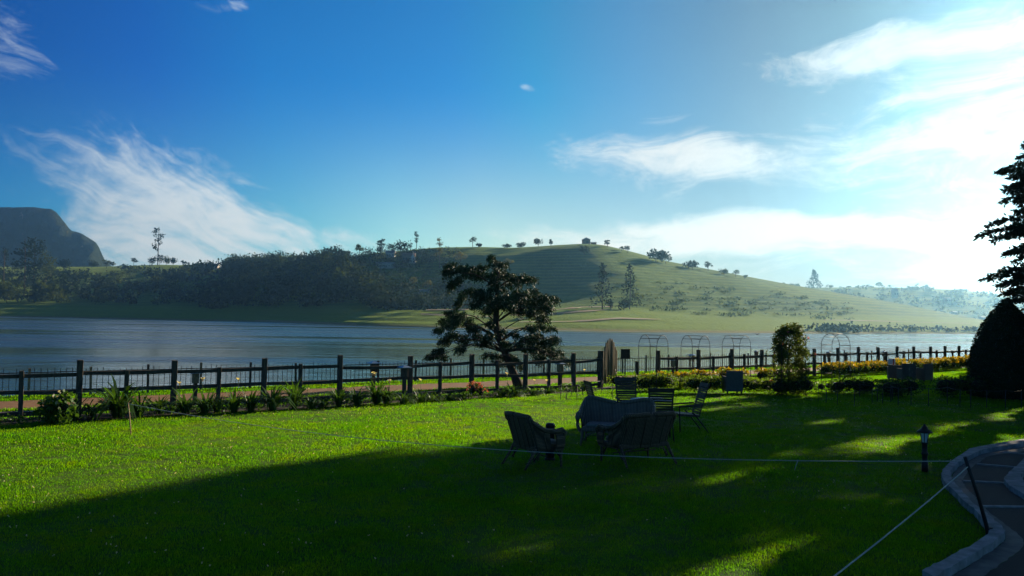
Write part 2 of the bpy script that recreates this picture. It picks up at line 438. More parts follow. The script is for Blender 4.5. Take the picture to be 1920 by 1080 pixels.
def hill_z(px, D):
    px = np.asarray(px, float); D = np.asarray(D, float)
    d0, d1, d3 = T_D0(px), T_D1(px), T_D3(px)
    z1, z3 = z_at(T_Y1(px), px, d1), z_at(T_Y3(px), px, d3)
    # bank: three grassy steps up from the water
    s = np.clip((D - d0) / (d1 - d0), 0, 1)
    st = s * 3.3 + 0.25 * sines((px - CX) / FPX * D, D * 0.3, 60.0); st = (np.floor(st) + np.clip((st - np.floor(st)) * 2.0, 0, 1)) / 3.3
    st = 0.55 * s + 0.45 * st
    zb = WATER_Z - 0.05 + (z1 - WATER_Z) * np.clip(st, 0, 1)
    q = np.clip((D - d1) / (d3 - d1), 0, 1)
    left = np.clip((480 - px) / 120, 0, 1)
    S = np.where(q < 1, (1 - left) * (0.35 * q + 0.65 * np.sin(q * 1.5708) ** 1.25) + left * (0.55 * q + 0.45 * q * q * (3 - 2 * q)), 1)
    hollow = np.exp(-((px - 1010) / 190) ** 2)
    S = (1 - hollow) * S + hollow * (0.10 * q + 0.90 * np.sin(np.clip(q * 1.16, 0, 1) ** 1.9 * 1.5708))
    S = np.where(q < 1, S, 1)
    e_ = np.clip((px - 860) / 400, 0, 1); e_ = e_ * e_ * (3 - 2 * e_); f_ = np.clip((px - 560) / 300, 0, 1); f_ = f_ * f_ * (3 - 2 * f_)
    dip = -15.0 * (1 - e_) * f_ * np.sin(np.clip(q, 0, 1) * 3.1416) ** 0.9
    x = (px - CX) / FPX * D
    und = sines(x, D, 42.0) * 2.6 * np.sin(np.clip(q, 0, 1) * 3.1416) + sines(x + 300, D, 13.0) * 0.7 * np.sin(np.clip(q, 0, 1) * 3.1416)
    zh = zb + (z3 - z1) * S + (und * 0.7 + dip) * np.clip((z3 - z1) / 30, 0, 1)
    back = np.clip((D - d3) / 260, 0, 1)
    zh = zh - back ** 1.6 * (z3 + 3)
    zh = np.where(D < d0, WATER_Z - 0.05 - (d0 - D) * 0.2, zh)
    return zh
def H(px, D): return V3((px - CX) / FPX * D, D, float(hill_z(px, D)))
def on_hill(px, py, lo=0.0):
    """the point of the far hillside seen at a place in the view"""
    D = np.linspace(float(T_D0(px)) + 1, float(T_D3(px)), 900)
    z = hill_z(np.full_like(D, px), D)
    yy = hor(px) - (z - EYE) / D * FPX
    k = np.argmax(yy <= py) if (yy <= py).any() else len(D) - 1
    return V3((px - CX) / FPX * D[k], D[k], z[k])

m_hill, t, o = mat('hill_grass')
P = worldco(t)
n1 = t.noise(P, 0.018, 5, 0.6); n2 = t.noise(P, 0.16, 6, 0.7); n3 = t.noise(P, 0.6, 5, 0.7)
zz = t.n('ShaderNodeSeparateXYZ'); t.link(P, zz.inputs[0])
row = t.math('SINE', t.math('ADD', t.math('MULTIPLY', zz.outputs[2], 2.6), t.math('MULTIPLY', n2, 6.0)))
c = t.mix(t.maprange(n1, 0.38, 0.62), (0.020, 0.062, 0.018), (0.064, 0.118, 0.024))
c = t.mix(t.maprange(n2, 0.45, 0.75), c, (0.018, 0.050, 0.014))
c = t.mix(t.math('MULTIPLY', t.maprange(row, 0.2, 1.0), 0.45), c, (0.13, 0.165, 0.03))
low = t.maprange(zz.outputs[2], 11.0, 7.5)
c = t.mix(t.math('MULTIPLY', low, t.maprange(n3, 0.3, 0.6, 0.4, 1)), c, (0.12, 0.175, 0.026))
c = t.mix(t.maprange(zz.outputs[2], 0.2, -0.6), c, (0.16, 0.12, 0.07))
ph = pbsdf(t, o, c, 0.95, bump(t, t.math('ADD', n2, t.math('MULTIPLY', n3, 0.5)), 0.8, 2.0), 0.05)
ph.inputs['Sheen Weight'].default_value = 0.14; ph.inputs['Sheen Roughness'].default_value = 0.45; ph.inputs['Sheen Tint'].default_value = (0.62, 0.85, 0.16, 1)
pxs = np.concatenate([np.linspace(-1500, -100, 50), np.linspace(-90, 2000, 420), np.linspace(2030, 3500, 45)])
qs = np.concatenate([[-0.03], np.linspace(0, 1, 41)[:-1]])
qh = np.linspace(0, 1, 80)
cols = []
for p in pxs:
    d0, d1, d3 = T_D0(p), T_D1(p), T_D3(p)
    D = np.concatenate([d0 + (d1 - d0) * qs, d1 + (d3 - d1) * qh, d3 + np.array([15, 40, 90, 160, 260])])
    z = hill_z(np.full_like(D, p), D)
    cols.append(np.stack([(p - CX) / FPX * D, D, z], 1))
V = np.array(cols)
hills = np_mesh('hills', V.reshape(-1, 3), grid_faces(V.shape[0], V.shape[1]), m_hill, smooth=True); tag(hills, kind='structure')

# low hill across the lake on the sunny side
T_FY = tab([(1250, 575), (1380, 553), (1480, 544), (1560, 541), (1700, 540.5), (1800, 545), (1850, 552), (1920, 560), (2100, 575), (2400, 590), (2800, 610)])
pf = np.linspace(1250, 2800, 160); qf = np.linspace(0, 1.3, 40)
def far_z(p, q):
    D = 760 + 380 * q
    zt = z_at(T_FY(p), p, 1140)
    S = np.where(q < 1, np.sin(np.clip(q, 0, 1) * 1.5708) ** 1.1, 1 - ((q - 1) / 0.3) ** 1.5 * 1.02)
    x = (p - CX) / FPX * D
    return D, 2 + (zt - 2) * S + sines(x, D, 45.0) * 2.0 * np.sin(np.clip(q, 0, 1) * 3.14)
cols = []
for p in pf:
    D, z = far_z(p, qf); cols.append(np.stack([(p - CX) / FPX * D, D, z], 1))
V = np.array(cols)
farhill = np_mesh('far_hill', V.reshape(-1, 3), grid_faces(160, 40), m_hill, smooth=True); tag(farhill, kind='structure')

# the rock mountain beyond the lake
m_rock, t, o = mat('forested_rock')
P = worldco(t); n1 = t.noise(P, 0.02, 6, 0.65); n2 = t.noise(t.mapping(P, scale=(1, 1, 0.35)), 0.05, 6, 0.7)
c = t.mix(t.maprange(n1, 0.35, 0.65), (0.010, 0.020, 0.010), (0.022, 0.034, 0.014))
c = t.mix(t.maprange(n2, 0.63, 0.72), c, (0.26, 0.21, 0.17))
pbsdf(t, o, c, 0.95, bump(t, t.math('ADD', n2, n1), 1.0, 26), 0.05)
T_MY = tab([(-1500, 470), (-900, 430), (-500, 405), (-200, 392), (0, 388), (60, 388), (88, 391), (100, 398), (112, 411), (122, 424), (131, 433), (136, 434), (150, 438), (165, 447), (177, 455), (183, 464), (189, 477), (195, 488), (215, 505), (260, 540), (330, 575)])
pm = np.concatenate([np.linspace(-1500, -60, 60), np.linspace(-50, 330, 140)]); qm = np.concatenate([np.linspace(0, 0.7, 20), np.linspace(0.72, 1.0, 26), [1.03, 1.1, 1.25]])
cols = []
for p in pm:
    D = 1620 + 280 * qm
    zt = z_at(T_MY(p), p, 1900)
    S = np.where(qm < 0.72, qm / 0.72 * 0.42, 0.42 + 0.58 * np.sin((np.clip(qm, 0.72, 1) - 0.72) / 0.28 * 1.5708) ** 0.8)
    S = np.where(qm > 1, 1 - (qm - 1) * 2.5, S)
    x = (p - CX) / FPX * D
    z = 5 + (zt - 5) * S
    w_ = np.sin(np.clip(qm, 0, 1) * 3.1416)
    jag = sines(x, z, 26.0) * 12.0 + sines(x, z + 90, 9.0) * 5.0 + sines(x + 70, z * 0.3, 6.0) * 4.0
    cols.append(np.stack([x + jag * w_ * 0.6, D + jag * w_ * 3.0, z + sines(x, D, 9.0) * 1.0 * (qm > 0.9)], 1))
V = np.array(cols)
mount = np_mesh('mountain', V.reshape(-1, 3), grid_faces(V.shape[0], V.shape[1]), m_rock, smooth=True); tag(mount, kind='structure')

# morning haze over the lake basin
def haze_box():
    mb = MB(); mb.box((0, 1050, 145), (5200, 2700, 298))
    for i, (x, y, z) in enumerate(mb.v): mb.v[i] = (x, y, z)
    m, t, o = mat('haze_air')
    p = t.n('ShaderNodeVolumePrincipled')
    p.inputs['Color'].default_value = (0.26, 0.60, 1.0, 1)
    p.inputs['Absorption Color'].default_value = (1, 1, 1, 1)
    p.inputs['Density'].default_value = HAZE_DENSITY
    p.inputs['Anisotropy'].default_value = 0.77
    t.link(p.outputs[0], o.inputs['Volume'])
    h = mb.build('haze', m); tag(h, kind='stuff')
HAZE_DENSITY = 0.00019
haze_box()
# ------------------------------------------------------------------ near things
def proj(P):
    d = np.asarray(P, float) - CAMP
    zc = d @ FW
    return CX + (d @ RT) / zc * FPX, CY - (d @ UP) / zc * FPX
def fence_u(px, v=0.0, z=0.7):
    us_ = np.linspace(-14, 90, 4000)
    xs = np.array([proj(fence_pt(u, v, z))[0] for u in us_[::20]])
    return float(np.interp(px, xs, us_[::20]))
FANG = math.atan2(FU[1], FU[0])

m_wood = noisy('weathered_wood', (0.110, 0.088, 0.062), (0.032, 0.027, 0.021), 4, 0.85, 0.5, 0.01, (9, 9, 1.2))
m_railw = noisy('rail_wood', (0.095, 0.080, 0.058), (0.025, 0.022, 0.018), 4, 0.85, 0.5, 0.01, (3, 3, 9))
m_pole = noisy('peeled_pole', (0.30, 0.235, 0.13), (0.12, 0.095, 0.055), 5, 0.8, 0.5, 0.01, (12, 12, 1.5))
m_iron = noisy('black_iron', (0.012, 0.012, 0.013), (0.025, 0.021, 0.019), 20, 0.5, 0.2, 0.002, metal=0.2)
m_steel = noisy('grey_steel', (0.050, 0.050, 0.050), (0.03, 0.03, 0.03), 20, 0.65, 0.2, 0.002, metal=0.1)
m_capm = noisy('cap_metal', (0.30, 0.36, 0.44), (0.22, 0.27, 0.33), 10, 0.35, 0.2, 0.002, metal=0.6)

# ---- post and rail fence
fence = empty('wooden_fence', FO, 0, 'dark weathered post and rail fence running along the lawn beside the lake path', 'fence')
def local(o): o.location = o.location - fence.location; return o
TALL = [-45, 148, 325, 494, 637, 769, 884, 985, 1076, 1126, 1233, 1310, 1372, 1428, 1479, 1527, 1571, 1610, 1647, 1682, 1714, 1744.5, 1771.5, 1798, 1823, 1846, 1868, 1889, 1909, 1929]
SHORT = [40, 236, 409, 563, 825, 932, 1029, 1194, 1268.6, 1337.6, 1395.6, 1451, 1503, 1546, 1587, 1626, 1662, 1694.5, 1726, 1756, 1786, 1811]
tu = [fence_u(p) for p in TALL]
rr = random.Random(3)
def sub(P): return np.asarray(P) - np.array(fence.location)
for i, u in enumerate(tu):
    h = 1.40 + rr.uniform(-.04, .05)
    if TALL[i] in (1126,): h = 1.45
    wd = 0.135 if TALL[i] != 1126 else 0.17
    mb = MB(); a = fence_pt(u, 0, -0.15); b = fence_pt(u + rr.uniform(-.02, .02), rr.uniform(-.02, .02), h)
    mb.beam(sub(a), sub(b), wd, wd, FN); mb.build('post', m_wood, fence, 0.012)
for p in SHORT:
    u = fence_u(p); h = 1.16 + rr.uniform(-.04, .04)
    if p == 1194: h = 1.0
    mb = MB(); mb.beam(sub(fence_pt(u, -0.01, -0.15)), sub(fence_pt(u + rr.uniform(-.02, .02), 0, h)), 0.10, 0.10, FN); mb.build('post', m_wood, fence, 0.01)
for i in range(len(tu) - 1):
    if TALL[i] == 1126: continue
    for k, z in enumerate((1.06, 0.62, 0.14)):
        if TALL[i] == 1126 and k == 2: continue
        z0, z1 = z + rr.uniform(-.045, .045), z + rr.uniform(-.045, .045)
        L_ = tu[i + 1] - tu[i]
        q = [0, 0.33, 0.66, 1]; zs = [z0, z0 * .67 + z1 * .33 + rr.uniform(-.02, .01), z0 * .33 + z1 * .67 + rr.uniform(-.02, .01), z1]
        mb = MB()
        V = []; F = []
        for t_, zz_ in zip(q, zs):
            c_ = sub(fence_pt(tu[i] + 0.055 + (L_ - 0.11) * t_, 0.02, zz_))
            for dn, dz in ((-.03, -.05), (.03, -.05), (.03, .05), (-.03, .05)): V.append(c_ + FN * dn + V3(0, 0, dz * rr.uniform(.85, 1.1)))
        for s_ in range(3):
            for e in range(4): F.append((s_ * 4 + e, s_ * 4 + (e + 1) % 4, s_ * 4 + 4 + (e + 1) % 4, s_ * 4 + 4 + e))
        F += [(3, 2, 1, 0), (12, 13, 14, 15)]
        mb.add(V, F); mb.build('rail', m_railw, fence)
# single strand of barbed wire along the post tops
for i in range(0, 8):
    mb = MB(); a, b = fence_pt(tu[i], -0.07, 1.38), fence_pt(tu[i + 1], -0.07, 1.38)
    pts = [sub(a + (b - a) * t_ - V3(0, 0, 0.10 * t_ * (1 - t_))) for t_ in np.linspace(0, 1, 9)]
    mb.tube(pts, 0.0035, 4)
    for t_ in np.linspace(0.03, 0.97, 18):
        c_ = sub(a + (b - a) * t_ - V3(0, 0, 0.10 * t_ * (1 - t_))); mb.tube([c_ - V3(.012, 0, .016), c_ + V3(.012, 0, .016)], 0.0028, 3)
    mb.build('wire', m_steel, fence)

# ---- lakeside picket fence of thin bars
pf_ = empty('picket_fence', fence_pt(0, 7.7, -0.2), 0, 'low fence of thin dark pickets between the dirt path and the water', 'fence')
o0 = np.array(pf_.location)
k = 0
for u in np.arange(-13, 60, 1.83):
    zb = float(ground_z(7.7))
    mb = MB(); mb.beam(fence_pt(u, 7.7, zb - .1) - o0, fence_pt(u + rr.uniform(-.02, .02), 7.7, 0.80 + rr.uniform(-.05, .05)) - o0, 0.07, 0.07, FN); mb.build('post', m_pole if rr.random() < .4 else m_wood, pf_)
    mb = MB()
    for z in (0.02, 0.62): mb.beam(fence_pt(u + .035, 7.7, z) - o0, fence_pt(u + 1.795, 7.7, z + rr.uniform(-.02, .02)) - o0, 0.02, 0.03)
    for q in np.arange(0.16, 1.75, 0.185):
        l = rr.uniform(-.025, .025)
        mb.beam(fence_pt(u + q, 7.66, zb + .02) - o0, fence_pt(u + q + l, 7.66, 0.72 + rr.uniform(-.05, .06)) - o0, 0.016, 0.016, FN)
    mb.build('picket_panel', m_steel, pf_)

# ---- gate of upright poles, standing open
g0 = PX(1130, 722, 0)
gate = empty('pole_gate', g0, 0, 'open gate of peeled upright poles with an arched top beside the fence', 'gate')
gd = V3(0.68, 0.82, 0) / np.linalg.norm([0.68, 0.82])
ng = 10; wid = 1.04
for i in range(ng):
    t_ = i / (ng - 1); x = (t_ - .5) * 2
    h = 1.36 + 0.52 * (1 - abs(x) ** 1.6) + rr.uniform(-.035, .035)
    mb = MB(); c_ = gd * (t_ * wid)
    r_ = 0.036 + rr.uniform(-.006, .006)
    j = V3(rr.uniform(-.012, .012), rr.uniform(-.012, .012), 0)
    mb.tube([c_ + V3(0, 0, 0.05), c_ + j + V3(0, 0, h * .5), c_ + V3(0, 0, h), c_ + V3(0, 0, h + .07)], [r_, r_ * 1.02, r_ * .86, r_ * .22], 8); mb.build('pole', m_pole, gate)
mb = MB()
for z in (0.35, 1.15): mb.beam(V3(-.04, .06, z), gd * wid + V3(-.04, .06, z), 0.05, 0.08)
mb.build('brace', m_wood, gate)
mb = MB(); mb.tube([gd * .85 + V3(.03, -.10, .62), gd * .85 + V3(.03, -.14, .5), gd * .95 + V3(.03, -.12, .45)], .02, 6); mb.build('latch', m_iron, gate)

# ---- notice board on a post behind the gate
b0 = PX(1172, 712, -.1)
nb = empty('notice_board', b0, 0, 'small plain brown notice board on a post just beyond the pole gate', 'sign')
mb = MB(); mb.beam(V3(0, .04, -.1), V3(0, .04, 1.0), .06, .06, (0, 1, 0)); mb.build('post', m_wood, nb)
sc_ = b0[1] / FPX
zt, zb_ = 2.6 - (655 - hor(1172)) * sc_ + .1, 2.6 - (672 - hor(1172)) * sc_ + .1
mb = MB(); mb.box((0, 0, (zt + zb_) / 2), (15.5 * sc_, .03, zt - zb_)); mb.build('board', noisy('board_brown', (.07, .05, .035), (.04, .03, .022), 6), nb)
mb = MB()
hw, hz = 15.5 * sc_ / 2, (zt - zb_) / 2
for x, z, a, b in ((0, hz, 2 * hw + .05, .04), (0, -hz, 2 * hw + .05, .04)): mb.box((x, -.02, (zt + zb_) / 2 + z), (a, .03, b))
for x in (-hw, hw): mb.box((x, -.02, (zt + zb_) / 2), (.04, .028, 2 * hz - .045))
mb.build('frame', m_wood, nb)

# ---- low garden lamps on wooden posts
def garden_lamp(label, p, h, body=0.17, cap=0.36, dark=False):
    t_ = empty('garden_lamp', p, FANG, label, 'lamp', 'capped garden lamps along the fence')
    mb = MB(); mb.box((0, 0, h * .42 - .05), (body * .6, body * .6, h * .84 + .1)); mb.build('post', m_wood, t_)
    mb = MB(); mb.box((0, 0, h - .17), (body, body, .30)); mb.build('lamp_body', m_wood if dark else m_pole, t_, .01)
    mb = MB(); c_ = cap / 2
    mb.add([(-c_, -c_, h - .02), (c_, -c_, h - .02), (c_, c_, h - .02), (-c_, c_, h - .02), (-c_, -c_, h + .0), (c_, -c_, h + .0), (c_, c_, h + .0), (-c_, c_, h + .0), (0, 0, h + .07)],
           [(3, 2, 1, 0), (0, 1, 5, 4), (1, 2, 6, 5), (2, 3, 7, 6), (3, 0, 4, 7), (4, 5, 8), (5, 6, 8), (6, 7, 8), (7, 4, 8)])
    mb.build('cap', m_capm, t_)
    return t_
def lamp_at(label, px, ytop, v=None, base=None, dark=False, **k):
    if v is not None:
        u = fence_u(px, v, 0.5); p = fence_pt(u, v, float(ground_z(v)))
    else: p = PX(px, base, 0)
    bx, by = proj(p); h = (by - ytop) * p[1] / FPX
    return garden_lamp(label, p, h, dark=dark, **k)
lamp_at('pale wooden garden lamp with flat blue grey cap beyond the tall leafy clump', 366, 699, v=1.9)
lamp_at('black garden lamp with wide pale cap behind the fence, near the tallest white lily stems', 700, 681, v=0.9, dark=True)
lamp_at('short garden lamp with domed blue cap in front of a tall fence post', 758, 689, v=-0.35, dark=True)
lamp_at('brown box lamp behind the fence between two of the bare metal arches', 1262, 675, v=3.1, cap=.26)
lamp_at('thin garden lamp with broad pale cap seen through the second bare arch', 1299, 666, v=5.9, body=.12, cap=.5)
lamp_at('garden lamp with square tan body seen through the lone arch beyond the rose', 1554, 661, v=4.0, cap=.26)
lamp_at('small garden lamp behind the fence between two yellow flowering hedges', 1658, 660, v=3.5, cap=.26)
lamp_at('weathered stub lamp beyond the fence next to the climbing rose', 1418, 659, v=6.0, cap=.2)
lamp_at('garden lamp half hidden by the drooping foot of the big cypress', 1050, 682, v=1.0, body=.2, cap=.34)

# ---- bare metal arches
def arch_mesh(root, wid=0.78, dep=0.80, h=2.15, m=m_steel, r=.013):
    sp = h - wid * .55
    for y in (-dep / 2, dep / 2):
        pts = [(-wid / 2, y, -.1), (-wid / 2, y, sp)] + [(-wid / 2 * math.cos(a), y, sp + (h - sp) * math.sin(a)) for a in np.linspace(.12, math.pi - .12, 15)] + [(wid / 2, y, sp), (wid / 2, y, -.1)]
        mb = MB(); mb.tube(pts, r, 6); mb.build('hoop', m, root)
    mb = MB()
    for x, z in ((-wid / 2, sp), (wid / 2, sp), (-wid / 2 * .72, sp + (h - sp) * .7), (wid / 2 * .72, sp + (h - sp) * .7), (-.06, h), (.06, h), (-wid / 2, .6), (wid / 2, .6)):
        mb.tube([(x, -dep / 2, z), (x, dep / 2, z)], r * .8, 5)
    mb.build('crossbar', m, root)
ARCH = [(1224.5, 733, 629, 47, 'bare metal garden arch nearest the pole gate'), (1303.5, 731, 630, 44, 'bare metal garden arch in the middle of the trio beyond the slatted chairs'),
        (1380.5, 729, 629.5, 41, 'bare metal garden arch closest to the climbing rose, above the grey box chair'), (1567, 731, 626.5, -52, 'lone bare metal arch between the climbing rose and the boxy rattan chairs')]
a0 = None
for px, base, top, rz, lab in ARCH:
    p = PX(px, base, 0); h = (base - top) * p[1] / FPX
    if a0 is None:
        a0 = empty('garden_arch', p, R(rz), lab, 'garden arch', 'bare metal arches'); h0 = h; arch_mesh(a0, h=h)
    else: dup(a0, p, R(rz), lab, (1, 1, h / h0))

# ---- low iron stakes with thin top wires
def stake_row(label, stakes, segs, hgt=.5, r=.012):
    pts = [PX(a, b, 0) for a, b in stakes]
    t_ = empty('low_iron_edging', pts[0], 0, label, 'edging'); o_ = pts[0]
    for p in pts:
        mb = MB(); mb.tube([p - o_ - V3(0, 0, .05), p - o_ + V3(.01, 0, hgt)], r, 5); mb.build('stake', m_steel, t_)
    for a, b in segs:
        mb = MB(); mb.tube([pts[a] - o_ + V3(.01, 0, hgt - .03), (pts[a] + pts[b]) / 2 - o_ + V3(0, 0, hgt - .05), pts[b] - o_ + V3(.01, 0, hgt - .03)], r * .6, 4); mb.build('top_wire', m_steel, t_)
stake_row('ring of thin iron stakes on the sunlit lawn in front of the gate', [(1051, 749), (1062.5, 750), (1071, 743), (1081.5, 752), (1092, 742), (1107, 754), (1148, 747), (1128, 739)], [(0, 1), (1, 3), (3, 5), (0, 2), (2, 4), (4, 7), (7, 6)])
stake_row('thin iron stakes edging the shaded bushes beneath the lone arch', [(1534, 753), (1549, 758), (1570, 760), (1602, 760), (1635, 757), (1645, 753), (1655, 757), (1673, 752), (1567, 741), (1612, 745)], [(0, 1), (1, 2), (2, 3), (3, 6), (6, 4), (4, 5), (5, 7), (0, 8), (8, 9), (9, 7)])
stake_row('thin iron rails on stakes before the dark clipped cone', [(1670, 755), (1684, 761), (1708, 759), (1741, 762), (1776, 758), (1800, 764), (1820, 765), (1850, 766), (1885, 766), (1915, 766)], [(0, 1), (1, 2), (2, 3), (3, 4), (4, 5), (5, 6), (6, 7), (7, 8), (8, 9)], .6)

# ---- slatted chairs and round table
m_chair = noisy('dark_teak', (0.085, 0.062, 0.042), (0.040, 0.031, 0.023), 5, 0.6, 0.3, 0.005, (1, 8, 8))
def slat_chair(label, p, rz):
    t_ = empty('slatted_chair', p, rz, label, 'chair', 'high backed slatted chairs round the table')
    W = .56
    for s in (-1, 1):
        x = s * W / 2
        mb = MB(); mb.tube([(x, -.24, 0), (x, -.26, .62)], .016, 6); mb.build('leg', m_iron, t_)
        mb = MB(); mb.tube([(x, .46, 0), (x, .13, .42), (x, .05, .48)], .016, 6); mb.build('leg', m_iron, t_)
        mb = MB(); mb.tube([(x * 1.04, -.28, .62), (x * 1.04, .0, .64), (x * 1.04, .28, .66)], [.022] * 3, 6); mb.build('armrest', m_chair, t_)
    mb = MB()
    for i in range(8): mb.box((0, -.24 + i * .066, .44 - i * .004), (W - .02, .054, .02))
    for s in (-1, 1): mb.beam((s * (W / 2 - .03), -.28, .415), (s * (W / 2 - .03), .24, .39), .03, .04)
    mb.build('seat', m_chair, t_)
    mb = MB(); lean = R(17)
    tl_ = [(1, 0, 0), (0, math.cos(lean), math.sin(lean)), (0, -math.sin(lean), math.cos(lean))]
    tl_ = np.array([(1, 0, 0), (0, math.cos(lean), math.sin(lean)), (0, -math.sin(lean), math.cos(lean))])
    for i in range(12):
        q = .06 + i * .058
        h = .044 if i < 11 else .10
        q2 = q if i < 11 else q + .03
        mb.box((0, .22 + q2 * math.sin(lean), .42 + q2 * math.cos(lean)), (W * (0.9 + .1 * i / 11), .018, h), 0, tl_)
    for s in (-1, 1):
        x0, x1 = s * (W * .45 - .02), s * (W / 2 - .015)
        mb.beam((x0, .235, .40), (x1, .235 + .8 * math.sin(lean), .40 + .8 * math.cos(lean)), .035, .022)
    mb.build('backrest', m_chair, t_)
    return t_
P_T = PD(1222, 750, 19.4); P_T[2] = 0
slat_chair('slatted chair at the round table seen edge on, nearest the ring of iron stakes', (2.28, 19.3, 0), R(100))
slat_chair('slatted chair on the lake side of the round table, facing the terrace', (3.02, 20.35, 0), R(6))
slat_chair('slatted chair with its back to us in front of the white round table', (3.32, 17.95, 0), R(176))
slat_chair('slatted chair standing apart beside the table with splayed thin legs, seen from its side', (4.22, 19.25, 0), R(-84))
tb = empty('round_table', P_T, 0, 'small round white topped garden table amid the slatted chairs', 'table')
m_white = noisy('white_enamel', (0.55, 0.58, 0.62), (0.45, 0.48, 0.52), 6, 0.35, 0.1, 0.002)
mb = MB(); mb.lathe([(.0, .715), (.50, .715), (.515, .73), (.50, .742), (0, .744)], 32); mb.build('tabletop', m_white, tb)
mb = MB(); mb.lathe([(.05, .08), (.045, .5), (.09, .71)], 12); mb.build('pedestal', m_chair, tb)
for k in range(4):
    a = k * math.pi / 2 + .5; mb = MB(); mb.beam((0.04 * math.cos(a), .04 * math.sin(a), .10), (.36 * math.cos(a), .36 * math.sin(a), .025), .05, .05); mb.build('leg', m_chair, tb)

# ---- wicker seats
def wicker_mat(name_, c1, c2):
    m_, t, o = mat(name_)
    oc = objco(t)
    wv1 = t.n('ShaderNodeTexWave', bands_direction='Z'); wv1.inputs['Scale'].default_value = 13; wv1.inputs['Distortion'].default_value = 1.5; t.link(oc, wv1.inputs[0])
    wv2 = t.n('ShaderNodeTexWave', bands_direction='X'); wv2.inputs['Scale'].default_value = 10; t.link(oc, wv2.inputs[0])
    ww = t.math('MULTIPLY', wv1.outputs[1], wv2.outputs[1])
    c = t.mix(ww, c1, c2)
    pbsdf(t, o, c, 0.65, bump(t, ww, .8, .01), 0.3)
    return m_
m_wick = wicker_mat('dark_wicker', (0.055, 0.033, 0.018), (0.34, 0.205, 0.11))
m_wick2 = wicker_mat('grey_wicker', (0.085, 0.064, 0.045), (0.42, 0.325, 0.235))
m_cush = noisy('grey_cushion', (0.24, 0.215, 0.19), (0.17, 0.155, 0.14), 30, 0.9, 0.2, 0.003)
def wicker(label, name, p, rz, W, cat, humps=1, group=None, mw=None):
    m_wick = mw or globals()['m_wick']
    t_ = empty(name, p, rz, label, cat, group or 'wicker seats on the lawn')
    D = .62; hw = W / 2; seat = .40
    # plan of back: a shallow U; u from -1 (one wing) to 1
    n = 41; V = []; F = []; rim = []
    def plan(u):
        a = abs(u); s = math.copysign(1, u)
        if a < .72: return V3(hw * .97 * math.sin(a / .72 * 1.45) / math.sin(1.45) * s, D / 2 - .03 - .09 * (a / .72) ** 3, 0)
        q = (a - .72) / .28
        return V3(hw * (.97 + .05 * q) * s, D / 2 - .12 - .25 * q, 0)
    def top(u):
        a = abs(u)
        if humps == 2: b = .90 + .045 * math.cos(u * 3.1416 * 2.2 + math.pi) if a < .62 else .895
        else: b = .93 - .05 * a * a
        if a > .55: b -= (b - .66) * (lambda q: q * q * (3 - 2 * q))((a - .55) / .45)
        return b
    for sgn in (1, -1):
        for i in range(n):
            u = -1 + 2 * i / (n - 1); pl = plan(u); th_ = top(u)
            for j in range(7):
                q = j / 6; z = seat - .08 + (th_ - seat + .08) * q
                out = 1 + (.10 * q * q)
                y = pl[1] + (.20 * q if abs(u) < .72 else .20 * q * (1 - (abs(u) - .72) / .28 * .7))
                nrm = V3(pl[0] * .6 / max(hw, .1), .35, 0); nrm /= np.linalg.norm(nrm) + 1e-6
                V.append(V3(pl[0] * out, y, z) + nrm * .018 * sgn)
                if sgn == 1 and j == 6: rim.append(V3(pl[0] * out, y, z))
    m_ = n * 7
    for b, fl in ((0, False), (m_, True)):
        for i in range(n - 1):
            for j in range(6):
                f = (b + i * 7 + j, b + (i + 1) * 7 + j, b + (i + 1) * 7 + j + 1, b + i * 7 + j + 1)
                F.append(f[::-1] if fl else f)
    for i in range(n - 1):
        F.append((i * 7 + 6, (i + 1) * 7 + 6, m_ + (i + 1) * 7 + 6, m_ + i * 7 + 6)); F.append((m_ + i * 7, m_ + (i + 1) * 7, (i + 1) * 7, i * 7))
    mb = MB(); mb.add(V, F, True); mb.build('backrest', m_wick, t_)
    mb = MB()
    for i in range(2, n - 2, 4):
        for sgn, off in ((1, .024), (-1, .024)):
            k_ = (0 if sgn == 1 else m_) + i * 7; pts_ = []
            for j in range(7):
                p_ = V[k_ + j]; o_ = V[(m_ if sgn == 1 else 0) + i * 7 + j]; dd_ = p_ - o_; pts_.append(p_ + dd_ / (np.linalg.norm(dd_) + 1e-6) * .006)
            mb.tube(pts_, .011, 5)
    mb.build('stave', m_wick, t_)
    # fat rolled rim down over the back into the arms
    arms = []
    L0, R0 = rim[0], rim[-1]
    fl = [V3(-hw * 1.10, -.30, .52), V3(-hw * 1.10, -.335, .60), V3(-hw * 1.09, -.27, .655), V3(-hw * 1.08, -.12, .64)]
    fr = [V3(-q[0], q[1], q[2]) for q in fl][::-1]
    mb = MB(); mb.tube(fl + rim + fr, [.035, .05, .056] + [.045] * (len(rim) + 2) + [.056, .05, .035], 10); mb.build('rim', m_wick, t_)
    for s in (-1, 1):
        mb = MB()                                   # woven front panel of the arm, curved
        VV = []; FF = []
        for k_, yy_ in enumerate(np.linspace(-.31, -.08, 6)):
            for zz_ in np.linspace(seat - .10, .62, 6):
                bul = .05 * math.sin((zz_ - .3) / .32 * 3.14)
                for dx in (-.02, .02): VV.append((s * (hw * 1.05 + bul) + dx, yy_ - .01 * k_, zz_))
        id_ = lambda a, b, c_: (a * 6 + b) * 2 + c_
        for a in range(5):
            for b in range(5):
                FF.append((id_(a, b, 0), id_(a, b + 1, 0), id_(a + 1, b + 1, 0), id_(a + 1, b, 0))); FF.append((id_(a, b, 1), id_(a + 1, b, 1), id_(a + 1, b + 1, 1), id_(a, b + 1, 1)))
        for a in (0, 5):
            for b in range(5): FF.append((id_(a, b, 0), id_(a, b, 1), id_(a, b + 1, 1), id_(a, b + 1, 0)))
        mb.add(VV, FF, True); mb.build('arm', m_wick, t_)
    mb = MB()
